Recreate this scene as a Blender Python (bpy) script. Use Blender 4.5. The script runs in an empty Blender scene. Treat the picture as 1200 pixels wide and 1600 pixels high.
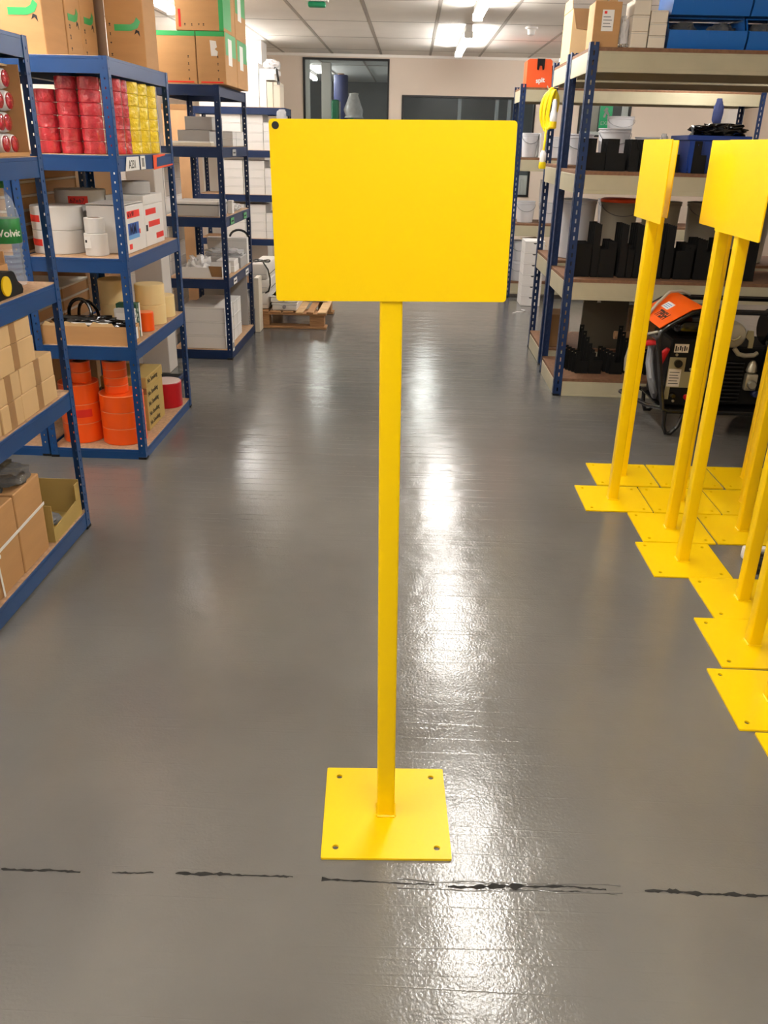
import bpy, bmesh, math, random
from mathutils import Vector, Matrix, noise

random.seed(7)
SC = bpy.context.scene
COL = SC.collection
PI = math.pi

# ------------------------------------------------------------------ camera
cam_d = bpy.data.cameras.new('camera')
cam = bpy.data.objects.new('camera', cam_d)
COL.objects.link(cam)
SC.camera = cam
_p, _y, _r = math.radians(23.877), math.radians(-1.2527), math.radians(1.3889)
_f = Vector((math.sin(_y)*math.cos(_p), math.cos(_y)*math.cos(_p), -math.sin(_p)))
_rt = Vector((math.cos(_y), -math.sin(_y), 0))
_up = _rt.cross(_f)
_R = math.cos(_r)*_rt + math.sin(_r)*_up
_U = -math.sin(_r)*_rt + math.cos(_r)*_up
_m = Matrix((_R, _U, -_f)).transposed().to_4x4()
_m.translation = Vector((0, 0, 1.5))
cam.matrix_world = _m
cam_d.sensor_fit = 'VERTICAL'
cam_d.sensor_height = 24.0
cam_d.lens = 1303.06/1600*24.0
cam_d.clip_start = 0.02
cam_d.clip_end = 100

# ------------------------------------------------------------------ world, exposure
W = bpy.data.worlds.new('world')
SC.world = W
W.use_nodes = True
W.node_tree.nodes['Background'].inputs[0].default_value = (0.9, 0.95, 1, 1)
W.node_tree.nodes['Background'].inputs[1].default_value = 0.05
SC.view_settings.view_transform = 'Standard'
SC.view_settings.look = 'None'
SC.view_settings.gamma = 1
SC.view_settings.use_curve_mapping = False
SC.view_settings.exposure = 0.0
TUBE_STRENGTH = 72.0
TUBE_COLOR = (1.0, 0.965, 0.915)
CEIL = 2.45
BACK = 11.17

# ------------------------------------------------------------------ materials
def lin(c):
    return tuple((v/255/12.92) if v/255 <= .04045 else ((v/255+.055)/1.055)**2.4 for v in c)

MATS = {}
def M(name, rgb, rough=.5, metal=0., var=0., vscale=6., bump=0., bscale=40., coat=0., trans=0., ior=1.45, stretch=None, emit=0., sheen=0., spec=.5):
    m = bpy.data.materials.new(name)
    m.use_nodes = True
    nt = m.node_tree
    b = nt.nodes['Principled BSDF']
    c = lin(rgb)
    b.inputs['Base Color'].default_value = (*c, 1)
    b.inputs['Roughness'].default_value = rough
    b.inputs['Metallic'].default_value = metal
    b.inputs['Coat Weight'].default_value = coat
    b.inputs['Coat Roughness'].default_value = .05 if coat >= .9 else .12
    b.inputs['Transmission Weight'].default_value = trans
    b.inputs['IOR'].default_value = ior
    b.inputs['Specular IOR Level'].default_value = spec
    if emit:
        b.inputs['Emission Color'].default_value = (*c, 1)
        b.inputs['Emission Strength'].default_value = emit
    if var or bump:
        tc = nt.nodes.new('ShaderNodeTexCoord')
        mp = nt.nodes.new('ShaderNodeMapping')
        if stretch: mp.inputs['Scale'].default_value = stretch
        nt.links.new(tc.outputs['Object'], mp.inputs['Vector'])
    if var:
        n = nt.nodes.new('ShaderNodeTexNoise')
        n.inputs['Scale'].default_value = vscale
        n.inputs['Detail'].default_value = 5
        nt.links.new(mp.outputs['Vector'], n.inputs['Vector'])
        r = nt.nodes.new('ShaderNodeValToRGB')
        r.color_ramp.elements[0].position = .3
        r.color_ramp.elements[1].position = .7
        r.color_ramp.elements[0].color = (*[v*(1-var) for v in c], 1)
        r.color_ramp.elements[1].color = (*[min(1, v*(1+var)) for v in c], 1)
        nt.links.new(n.outputs['Fac'], r.inputs['Fac'])
        nt.links.new(r.outputs['Color'], b.inputs['Base Color'])
    if bump:
        n2 = nt.nodes.new('ShaderNodeTexNoise')
        n2.inputs['Scale'].default_value = bscale
        n2.inputs['Detail'].default_value = 4
        nt.links.new(mp.outputs['Vector'], n2.inputs['Vector'])
        bp = nt.nodes.new('ShaderNodeBump')
        bp.inputs['Strength'].default_value = bump
        bp.inputs['Distance'].default_value = .02 if coat >= .9 else .01
        nt.links.new(n2.outputs['Fac'], bp.inputs['Height'])
        nt.links.new(bp.outputs['Normal'], b.inputs['Normal'])
    MATS[name] = m
    return m

M('yellow_paint', (243, 202, 0), .34, bump=.03, bscale=90, spec=.4)
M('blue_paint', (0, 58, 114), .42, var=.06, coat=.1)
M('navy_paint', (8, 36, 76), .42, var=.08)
M('rack_navy', (11, 40, 82), .42, var=.05)
M('chipboard', (176, 142, 110), .75, var=.22, vscale=60, bump=.1, bscale=120)
M('brown_board', (116, 82, 58), .75, var=.2, vscale=50)
M('cream_steel', (176, 168, 142), .42, var=.05, vscale=8)
M('cardboard', (186, 142, 94), .72, var=.06, vscale=4, bump=.06, bscale=30, stretch=(1, 1, 6))
M('cardboard_pale', (205, 172, 126), .72, var=.05, vscale=5, bump=.05, bscale=30)
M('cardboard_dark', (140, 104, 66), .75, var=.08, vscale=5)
M('cardboard_olive', (178, 152, 88), .72, var=.06, vscale=5)
M('white_card', (222, 219, 216), .6, var=.03, vscale=4)
M('grey_card', (168, 166, 164), .6, var=.03, vscale=4)
M('cream_card', (214, 204, 186), .6, var=.03, vscale=4)
M('gap_dark', (24, 22, 20), .8)
M('tape_brown', (160, 122, 80), .28, var=.06)
M('tape_green', (52, 162, 92), .32)
M('tape_cream', (206, 186, 160), .3, var=.08, vscale=30)
M('red_wrap', (184, 44, 56), .2, var=.3, vscale=26, bump=1., bscale=24, coat=1.)
M('yellow_wrap', (246, 212, 40), .2, var=.14, vscale=26, bump=1., bscale=24, coat=1.)
M('orange_roll', (250, 92, 20), .3, var=.03, coat=.25)
M('orange_edge', (255, 150, 100), .4)
M('red_roll', (176, 8, 24), .3, coat=.25)
M('pale_top', (224, 202, 194), .5)
M('white_roll', (216, 213, 209), .4, var=.02)
M('label_red', (228, 44, 34), .4)
M('label_white', (238, 236, 232), .4)
M('label_blue', (24, 84, 168), .4)
M('label_lightblue', (96, 156, 214), .4)
M('masking', (232, 206, 150), .55, var=.04, vscale=8)
M('core_brown', (120, 86, 58), .8)
M('black_plastic', (14, 14, 15), .18, bump=.35, bscale=18, coat=.6)
M('black_steel', (9, 9, 9), .55, var=.1, spec=.3)
M('black_gloss', (10, 10, 11), .22, coat=.5)
M('black_matte', (9, 9, 9), .6, spec=.3)
M('ink', (28, 26, 30), .6)
M('orange_case', (236, 92, 38), .38)
M('orange_panel', (248, 98, 10), .36, coat=.2)
M('olive_panel', (150, 140, 104), .42, metal=.2)
M('olive_dark', (84, 78, 64), .6)
M('alloy', (176, 170, 150), .36, metal=.75, bump=.1, bscale=30)
M('chrome', (205, 205, 205), .15, metal=1.)
M('red_plastic', (190, 26, 30), .35)
M('blue_bin', (28, 96, 172), .36)
M('blue_crate', (34, 62, 136), .4)
M('dark_blue', (32, 42, 84), .6, var=.1)
M('cord_yellow', (244, 216, 20), .4)
M('bucket_white', (208, 208, 212), .38)
M('tub_clear', (196, 190, 172), .35, trans=.35, ior=1.1)
M('lid_orange', (248, 84, 28), .4)
M('tan_beam', (196, 154, 112), .7, var=.1)
M('pallet_wood', (158, 116, 76), .8, var=.22, vscale=12, bump=.2, bscale=40, stretch=(1, 8, 8))
M('pallet_pale', (204, 170, 128), .8, var=.15, vscale=12)
M('appliance_white', (218, 212, 204), .42)
M('wall_beige', (232, 217, 201), .7, var=.02, vscale=2)
M('wall_white', (226, 222, 216), .6)
M('pillar_grey', (206, 200, 194), .6)
M('tile_white', (246, 241, 233), .75, var=.03, vscale=3, bump=.15, bscale=180)
M('grid_grey', (178, 171, 162), .6)
M('frame_black', (22, 20, 20), .4)
M('frame_white', (232, 230, 226), .45)
M('office_grey', (112, 116, 116), .7, var=.05)
M('office_dark', (150, 155, 158), .7, var=.05)
M('office_ceiling', (228, 228, 224), .7)
M('green_plastic', (24, 140, 96), .4)
M('sign_green', (30, 160, 100), .4, emit=.5)
M('green_card', (28, 74, 54), .5)
M('bottle_label', (36, 120, 60), .4, var=.25, vscale=30)
M('bottle_cap', (16, 120, 70), .4)
M('film_white', (226, 224, 224), .22, var=.1, vscale=20, bump=.3, bscale=25, coat=.5)
M('paper', (232, 230, 226), .6)
M('rubber', (22, 22, 22), .8)
M('cord_grey', (176, 168, 150), .5)
M('tool_yellow', (236, 198, 20), .4)
M('grey_plastic', (120, 122, 126), .4)
M('batten_white', (235, 233, 228), .5)
M('gold_tape', (196, 158, 40), .35, var=.3, vscale=30)

def clear_film(name, tint, a):
    m = bpy.data.materials.new(name); m.use_nodes = True
    nt = m.node_tree; out = nt.nodes['Material Output']; b = nt.nodes['Principled BSDF']
    b.inputs['Base Color'].default_value = (*lin(tint), 1)
    b.inputs['Roughness'].default_value = .12
    t = nt.nodes.new('ShaderNodeBsdfTransparent')
    mx = nt.nodes.new('ShaderNodeMixShader'); mx.inputs[0].default_value = a
    nt.links.new(t.outputs[0], mx.inputs[1]); nt.links.new(b.outputs[0], mx.inputs[2])
    tc = nt.nodes.new('ShaderNodeTexCoord'); n = nt.nodes.new('ShaderNodeTexNoise'); n.inputs['Scale'].default_value = 22
    bp = nt.nodes.new('ShaderNodeBump'); bp.inputs['Strength'].default_value = .6; bp.inputs['Distance'].default_value = .01
    nt.links.new(tc.outputs['Object'], n.inputs['Vector']); nt.links.new(n.outputs['Fac'], bp.inputs['Height']); nt.links.new(bp.outputs[0], b.inputs['Normal'])
    nt.links.new(mx.outputs[0], out.inputs[0]); MATS[name] = m
clear_film('clear_bag', (212, 212, 214), .5)
clear_film('smoky_bag', (112, 112, 112), .66)
clear_film('pet', (205, 215, 225), .3)

def glass_mat():
    m = bpy.data.materials.new('window_glass'); m.use_nodes = True
    nt = m.node_tree; out = nt.nodes['Material Output']
    nt.nodes.remove(nt.nodes['Principled BSDF'])
    t = nt.nodes.new('ShaderNodeBsdfTransparent'); t.inputs[0].default_value = (.92, .95, .95, 1)
    g = nt.nodes.new('ShaderNodeBsdfGlossy'); g.inputs['Roughness'].default_value = .28
    fr = nt.nodes.new('ShaderNodeFresnel'); fr.inputs[0].default_value = 1.3
    mx = nt.nodes.new('ShaderNodeMixShader')
    nt.links.new(fr.outputs[0], mx.inputs[0]); nt.links.new(t.outputs[0], mx.inputs[1]); nt.links.new(g.outputs[0], mx.inputs[2])
    nt.links.new(mx.outputs[0], out.inputs[0]); MATS['window_glass'] = m
glass_mat()

def tube_mat():
    m = bpy.data.materials.new('tube_light'); m.use_nodes = True
    nt = m.node_tree; out = nt.nodes['Material Output']
    nt.nodes.remove(nt.nodes['Principled BSDF'])
    e = nt.nodes.new('ShaderNodeEmission'); e.inputs[0].default_value = (*TUBE_COLOR, 1); e.inputs[1].default_value = TUBE_STRENGTH
    nt.links.new(e.outputs[0], out.inputs[0]); MATS['tube_light'] = m
tube_mat()

def floor_mat():
    m = bpy.data.materials.new('floor_paint'); m.use_nodes = True
    nt = m.node_tree; b = nt.nodes['Principled BSDF']; N = nt.nodes.new; L = nt.links.new
    tc = N('ShaderNodeTexCoord')
    n1 = N('ShaderNodeTexNoise'); n1.inputs['Scale'].default_value = 1.1; n1.inputs['Detail'].default_value = 6
    L(tc.outputs['Object'], n1.inputs['Vector'])
    r = N('ShaderNodeValToRGB')
    r.color_ramp.elements[0].position = .3; r.color_ramp.elements[1].position = .72
    r.color_ramp.elements[0].color = (*lin((92, 90, 87)), 1); r.color_ramp.elements[1].color = (*lin((108, 106, 102)), 1)
    L(n1.outputs['Fac'], r.inputs['Fac']); L(r.outputs['Color'], b.inputs['Base Color'])
    # roughness patches (roller marks)
    mp = N('ShaderNodeMapping'); mp.inputs['Scale'].default_value = (.35, 2.2, 1); L(tc.outputs['Object'], mp.inputs['Vector'])
    n2 = N('ShaderNodeTexNoise'); n2.inputs['Scale'].default_value = 2.; n2.inputs['Detail'].default_value = 3; L(mp.outputs[0], n2.inputs['Vector'])
    mr = N('ShaderNodeMapRange'); mr.inputs[1].default_value = .3; mr.inputs[2].default_value = .7; mr.inputs[3].default_value = .115; mr.inputs[4].default_value = .175
    L(n2.outputs['Fac'], mr.inputs[0]); L(mr.outputs[0], b.inputs['Roughness'])
    # relief: roller stipple + long shallow undulations + transverse ridges
    n3 = N('ShaderNodeTexNoise'); n3.inputs['Scale'].default_value = 130; n3.inputs['Detail'].default_value = 2; L(tc.outputs['Object'], n3.inputs['Vector'])
    n4 = N('ShaderNodeTexNoise'); n4.inputs['Scale'].default_value = 9; n4.inputs['Detail'].default_value = 2; L(tc.outputs['Object'], n4.inputs['Vector'])
    mp5 = N('ShaderNodeMapping'); mp5.inputs['Scale'].default_value = (.12, 9, 1); L(tc.outputs['Object'], mp5.inputs['Vector'])
    n5 = N('ShaderNodeTexNoise'); n5.inputs['Scale'].default_value = 1.3; n5.inputs['Detail'].default_value = 1; L(mp5.outputs[0], n5.inputs['Vector'])
    r5 = N('ShaderNodeValToRGB'); r5.color_ramp.elements[0].position = .492; r5.color_ramp.elements[1].position = .508
    r5.color_ramp.elements[0].color = (0, 0, 0, 1); r5.color_ramp.elements[1].color = (0, 0, 0, 1)
    e = r5.color_ramp.elements.new(.5); e.color = (1, 1, 1, 1); L(n5.outputs['Fac'], r5.inputs['Fac'])
    def bump(h, s, d, prev=None):
        bp = N('ShaderNodeBump'); bp.inputs['Strength'].default_value = s; bp.inputs['Distance'].default_value = d
        L(h, bp.inputs['Height'])
        if prev: L(prev, bp.inputs['Normal'])
        return bp.outputs[0]
    o = bump(n4.outputs['Fac'], .32, .006)
    o = bump(n3.outputs['Fac'], .2, .0028, o)
    o = bump(r5.outputs['Color'], .25, .001, o)
    L(o, b.inputs['Normal'])
    b.inputs['Specular IOR Level'].default_value = .6
    MATS['floor_paint'] = m
floor_mat()

# ------------------------------------------------------------------ mesh helpers
class MB:
    def __init__(s): s.bm = bmesh.new()
    def box(s, x0, x1, y0, y1, z0, z1, bev=0., seg=1):
        t = bmesh.new()
        v = [t.verts.new((x, y, z)) for x in (x0, x1) for y in (y0, y1) for z in (z0, z1)]
        for q in ((0, 1, 3, 2), (4, 6, 7, 5), (0, 4, 5, 1), (2, 3, 7, 6), (0, 2, 6, 4), (1, 5, 7, 3)): t.faces.new([v[i] for i in q])
        if bev: bmesh.ops.bevel(t, geom=list(t.edges), offset=bev, segments=seg, affect='EDGES', profile=.5)
        return s.add(t)
    def add(s, t, mat=None):
        bmesh.ops.recalc_face_normals(t, faces=t.faces)
        me = bpy.data.meshes.new('t'); t.to_mesh(me); t.free()
        if mat: me.transform(mat)
        s.bm.from_mesh(me); bpy.data.meshes.remove(me)
        return s
    def lathe(s, cx, cy, prof, n=28, axis='z', close=False, z0=0.):
        t = bmesh.new(); rings = []
        for r, z in prof:
            ring = []
            for i in range(n):
                a = 2*PI*i/n
                ring.append(t.verts.new((r*math.cos(a), r*math.sin(a), z)))
            rings.append(ring)
        prs = list(zip(rings, rings[1:])) + ([(rings[-1], rings[0])] if close else [])
        for a, b in prs:
            for i in range(n): t.faces.new((a[i], a[(i+1) % n], b[(i+1) % n], b[i]))
        if not close:
            for ring in (rings[0], rings[-1]):
                if (ring[0].co-ring[n//2].co).length > 1e-6: t.faces.new(ring)
        mt = Matrix.Translation((cx, cy, z0))
        if axis == 'x': mt = mt @ Matrix.Rotation(PI/2, 4, 'Y')
        if axis == 'y': mt = mt @ Matrix.Rotation(-PI/2, 4, 'X')
        return s.add(t, mt)
    def cyl(s, cx, cy, z0, z1, r, n=28, bev=0.):
        if bev: return s.lathe(cx, cy, [(r-bev, z0), (r, z0+bev), (r, z1-bev), (r-bev, z1)], n)
        return s.lathe(cx, cy, [(r, z0), (r, z1)], n)
    def rod(s, a, b, r, n=10): return s.tube([a, b], r, n)
    def ring(s, cx, cy, z0, z1, ro, ri, n=32, bev=.002):
        return s.lathe(cx, cy, [(ri, z0), (ro-bev, z0), (ro, z0+bev), (ro, z1-bev), (ro-bev, z1), (ri, z1)], n, close=True)
    def tube(s, pts, r, n=8, closed=False):
        t = bmesh.new(); pts = [Vector(p) for p in pts]; k = len(pts); rings = []; ref = None
        for i, p in enumerate(pts):
            a = pts[(i-1) % k] if (closed or i > 0) else p
            b = pts[(i+1) % k] if (closed or i < k-1) else p
            d = (b-a).normalized()
            if ref is None:
                ref = Vector((0, 0, 1)) if abs(d.z) < .9 else Vector((1, 0, 0))
            u = (ref - d*ref.dot(d))
            if u.length < 1e-4: u = d.orthogonal()
            u.normalize(); ref = u; w = d.cross(u)
            rr = r[i] if isinstance(r, (list, tuple)) else r
            rings.append([t.verts.new(p + (u*math.cos(2*PI*j/n) + w*math.sin(2*PI*j/n))*rr) for j in range(n)])
        for i in range(k if closed else k-1):
            a, b = rings[i], rings[(i+1) % k]
            for j in range(n): t.faces.new((a[j], a[(j+1) % n], b[(j+1) % n], b[j]))
        if not closed: t.faces.new(rings[0]); t.faces.new(rings[-1])
        return s.add(t)
    def prism(s, poly, axis, a0, a1, holes=(), bev=0.):
        """poly in the plane across axis: x->(y,z), y->(x,z), z->(x,y)"""
        t = bmesh.new(); ed = []
        def put(p):
            return {'x': (a0, p[0], p[1]), 'y': (p[0], a0, p[1]), 'z': (p[0], p[1], a0)}[axis]
        for lp in [poly, *holes]:
            vs = [t.verts.new(put(p)) for p in lp]
            ed += [t.edges.new((vs[i], vs[(i+1) % len(vs)])) for i in range(len(vs))]
        bmesh.ops.triangle_fill(t, use_beauty=True, use_dissolve=False, edges=ed)
        g = bmesh.ops.extrude_face_region(t, geom=list(t.faces))
        d = {'x': (a1-a0, 0, 0), 'y': (0, a1-a0, 0), 'z': (0, 0, a1-a0)}[axis]
        bmesh.ops.translate(t, verts=[v for v in g['geom'] if isinstance(v, bmesh.types.BMVert)], vec=d)
        return s.add(t)
    def blob(s, c, rx, ry, rz, amp=.25, seed=0, freq=2.2, sub=4, flat=True):
        t = bmesh.new(); bmesh.ops.create_icosphere(t, subdivisions=sub, radius=1)
        o = Vector((seed*3.1, seed*1.7, seed*2.3))
        for v in t.verts:
            d = v.co.normalized()
            k = 1 + amp*noise.noise(d*freq+o) + amp*.6*abs(noise.noise(d*freq*2.7+o)) - amp*.5*abs(noise.noise(d*freq*5+o))
            p = Vector([max(-1., min(1., q)) for q in d*k])
            if flat and p.z < -.55: p.z = -.55
            v.co = Vector((c[0]+p.x*rx, c[1]+p.y*ry, c[2]+(p.z+.55)*rz if flat else c[2]+p.z*rz))
        return s.add(t)
    def xf(s, mat): bmesh.ops.transform(s.bm, matrix=mat, verts=s.bm.verts); return s

ORG = {}
def finish(bm_, name, mat, smooth=.6):
    me = bpy.data.meshes.new(name); bm_.to_mesh(me); bm_.free()
    if smooth and len(me.polygons):
        me.polygons.foreach_set('use_smooth', [True]*len(me.polygons))
        me.set_sharp_from_angle(angle=smooth)
    me.materials.append(MATS[mat])
    return me

def P(name, mb, mat, parent=None, label=None, kind=None, smooth=.6):
    """one mesh object in world coordinates; as a child it is stored relative to its thing's origin"""
    org = ORG.get(parent.name, Vector((0, 0, 0))) if parent else None
    if parent: bmesh.ops.translate(mb.bm, verts=mb.bm.verts, vec=-org)
    o = bpy.data.objects.new(name, finish(mb.bm, name, mat, smooth))
    COL.objects.link(o)
    if parent: o.parent = parent; ORG[o.name] = org
    if label: o['label'] = label
    if kind: o['kind'] = kind
    return o

LABELS = {}
def tag(o, label, cat, group=None):
    if not group:
        assert label not in LABELS, label
    LABELS[label] = 1
    o['label'] = label; o['category'] = cat
    if group: o['group'] = group
    return o

def T(name, label, cat, loc, group=None):
    o = bpy.data.objects.new(name, None); COL.objects.link(o)
    o.empty_display_size = .05; o.location = loc
    ORG[o.name] = Vector(loc)
    return tag(o, label, cat, group)

def dup(root, loc, label, group=None, rz=None):
    r = root.copy(); COL.objects.link(r); r.location = loc
    if rz is not None: r.rotation_euler = (0, 0, rz)
    r['label'] = label
    LABELS[label] = 1
    if group: r['group'] = group
    ORG[r.name] = Vector(loc)
    for ch in list(root.children):
        c = ch.copy(); COL.objects.link(c); c.parent = r
        for g in list(ch.children):
            d = g.copy(); COL.objects.link(d); d.parent = c
    return r

def text_mb(s, size, o, xd, yd, depth=.0004, align='LEFT', warp=None, bold=0.):
    cu = bpy.data.curves.new('t', 'FONT'); cu.body = s; cu.size = size; cu.align_x = align; cu.extrude = depth; cu.offset = bold
    ob = bpy.data.objects.new('t', cu); COL.objects.link(ob)
    bpy.context.view_layer.update()
    me = bpy.data.meshes.new_from_object(ob.evaluated_get(bpy.context.evaluated_depsgraph_get()))
    bpy.data.objects.remove(ob); bpy.data.curves.remove(cu)
    xd, yd, o = Vector(xd).normalized(), Vector(yd).normalized(), Vector(o); n = xd.cross(yd)
    mb = MB(); mb.bm.from_mesh(me); bpy.data.meshes.remove(me)
    for v in mb.bm.verts:
        v.co = warp(v.co) if warp else o + xd*v.co.x + yd*v.co.y + n*(v.co.z+depth)
    return mb

ORD = 'first second third fourth fifth sixth seventh eighth ninth tenth eleventh twelfth'.split()
def nth(i, n, lo='bottom', hi='top'):
    return 'bottom' if i == 0 and lo == 'bottom' else ('topmost' if i == n-1 and hi == 'top' else ORD[i])

# ------------------------------------------------------------------ generic things
def carton(name, label, x0, x1, y0, y1, z0, z1, mat='cardboard', cat='box', group=None, tape=None, seam=None, tapemat='tape_brown', bev=.003, extra=None):
    """closed carton. tape: list of 'x'/'y' bands over the top running along that axis; seam: lid line"""
    t = T(name, label, cat, ((x0+x1)/2, (y0+y1)/2, z0), group)
    P('body', MB().box(x0, x1, y0, y1, z0, z1, bev), mat, t)
    mb = MB(); e = .0006; used = False
    for ax in (tape or ''):
        used = True
        if ax == 'x':   # band along X over the middle of Y, hanging down both X ends
            c = (y0+y1)/2; w = min(.024, (y1-y0)*.2)
            mb.box(x0-e, x1+e, c-w, c+w, z1-.05 if z1-z0 > .12 else z0+.002, z1+e)
        elif ax == 'y':
            c = (x0+x1)/2; w = min(.024, (x1-x0)*.2)
            mb.box(c-w, c+w, y0-e, y1+e, z1-.05 if z1-z0 > .12 else z0+.002, z1+e)
        elif ax == 'v':   # band down the aisle faces, middle of Y
            c = (y0+y1)/2; w = min(.022, (y1-y0)*.16)
            mb.box(x0-e, x1+e, c-w, c+w, z0+.001, z1+e)
    if used: P('packing_tape', mb, tapemat, t)
    else: mb.bm.free()
    if seam:
        zz = z1-seam
        P('lid_gap', MB().box(x0-.0004, x1+.0004, y0-.0004, y1+.0004, zz-.0012, zz+.0012), 'gap_dark', t)
    return t

def white_box(label, x0, x1, y0, y1, z0, z1, group=None, mat='white_card', notch=False):
    t = T('white_carton', label, 'box', ((x0+x1)/2, (y0+y1)/2, z0), group)
    P('body', MB().box(x0, x1, y0, y1, z0, z1, .0025), mat, t)
    h = z1-z0
    P('lid_gap', MB().box(x0-.0003, x1+.0003, y0-.0003, y1+.0003, z1-h*.12-.0008, z1-h*.12+.0008), 'grey_card', t)
    if notch:
        c = (x0+x1)/2
        P('finger_notch', MB().prism([(c+.018*math.cos(a), z1-.016-.012*math.sin(a)) for a in [PI*k/8 for k in range(9)]], 'y', y0-.0006, y0+.001), 'gap_dark', t)
    return t

def open_box(name, label, x0, x1, y0, y1, z0, z1, mat='cardboard', inner='cardboard_dark', front=None, w=.004, flaps=()):
    """open-topped box; front = lower height of the +X wall (list of two z at y0,y1) if cut down"""
    t = T(name, label, 'box', ((x0+x1)/2, (y0+y1)/2, z0))
    P('bottom', MB().box(x0, x1, y0, y1, z0, z0+w), mat, t)
    P('side_wall', MB().box(x0, x1, y0, y0+w, z0+w, z1), mat, t)
    P('side_wall', MB().box(x0, x1, y1-w, y1, z0+w, z1), mat, t)
    P('side_wall', MB().box(x0, x0+w, y0+w, y1-w, z0+w, z1), mat, t)
    if front: P('front_wall', MB().prism([(y0+w, z0+w), (y1-w, z0+w), (y1-w, front[1]), (y0+w, front[0])], 'x', x1-w, x1), mat, t)
    else: P('side_wall', MB().box(x1-w, x1, y0+w, y1-w, z0+w, z1), mat, t)
    for f in flaps: P('flap', MB().prism(*f), mat, t)
    return t

def roll(name, label, cx, cy, z0, h, r, mat, core=.04, edge=None, group=None, cat='tape roll', corem='core_brown', closed=None):
    t = T(name, label, cat, (cx, cy, z0), group)
    ri = min(core, r*.7)
    P('tape_winding', MB().ring(cx, cy, z0, z0+h, r, ri, 36, .0025), mat, t)
    P('core', MB().ring(cx, cy, z0+.001, z0+h-.001, ri, ri-.004, 24, .0005), corem, t)
    if edge: P('edge_band', MB().ring(cx, cy, z0+h-.002, z0+h+.0004, r+.0005, r-.006, 36, .0003), edge, t)
    if closed: P('end_paper', MB().cyl(cx, cy, z0+h+.0002, z0+h+.0014, r-.004, 36), closed, t)
    return t

def wrap_label(t, cx, cy, r, a0, a1, z0, z1, mat, name='label'):
    """curved sticker on a roll between angles a0..a1 (radians, 0=+X, -pi/2 = camera side)"""
    n = 10; out = [(cx+(r+.0009)*math.cos(a0+(a1-a0)*i/n), cy+(r+.0009)*math.sin(a0+(a1-a0)*i/n)) for i in range(n+1)]
    inn = [(cx+(r-.001)*math.cos(a0+(a1-a0)*i/n), cy+(r-.001)*math.sin(a0+(a1-a0)*i/n)) for i in range(n, -1, -1)]
    return P(name, MB().prism(out+inn, 'z', z0, z1), mat, t)

# racks ---------------------------------------------------------------
def slotted_flange(mb, axis, s0, w, H, pitch, sh, sw, th, z0=0.):
    """perforated strip: lies along axis ('x' or 'y') from 0 to s0*w, thickness th on the other axis, holes down the middle"""
    a = (w-sw)/2
    def bx(u0, u1, za, zb):
        u0, u1 = s0*u0, s0*u1
        if u0 > u1: u0, u1 = u1, u0
        if axis == 'x': mb.box(u0, u1, min(0, th), max(0, th), za, zb)
        else: mb.box(min(0, th), max(0, th), u0, u1, za, zb)
    bx(0, a, z0, H); bx(w-a, w, z0, H)
    z = z0
    while z < H:
        bx(a, w-a, z, min(H, z+pitch-sh)); z += pitch

LEG = {}
def leg_mesh(key, sx, sy, H, w, pitch, sh, sw, mat):
    k = (key, sx, sy, H)
    if k not in LEG:
        mb = MB()
        slotted_flange(mb, 'x', sx, w, H, pitch, sh, sw, .0025*sy)
        slotted_flange(mb, 'y', sy, w, H, pitch, sh, sw, .0025*sx)
        LEG[k] = finish(mb.bm, 'upright', mat, 0)
    return LEG[k]

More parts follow.
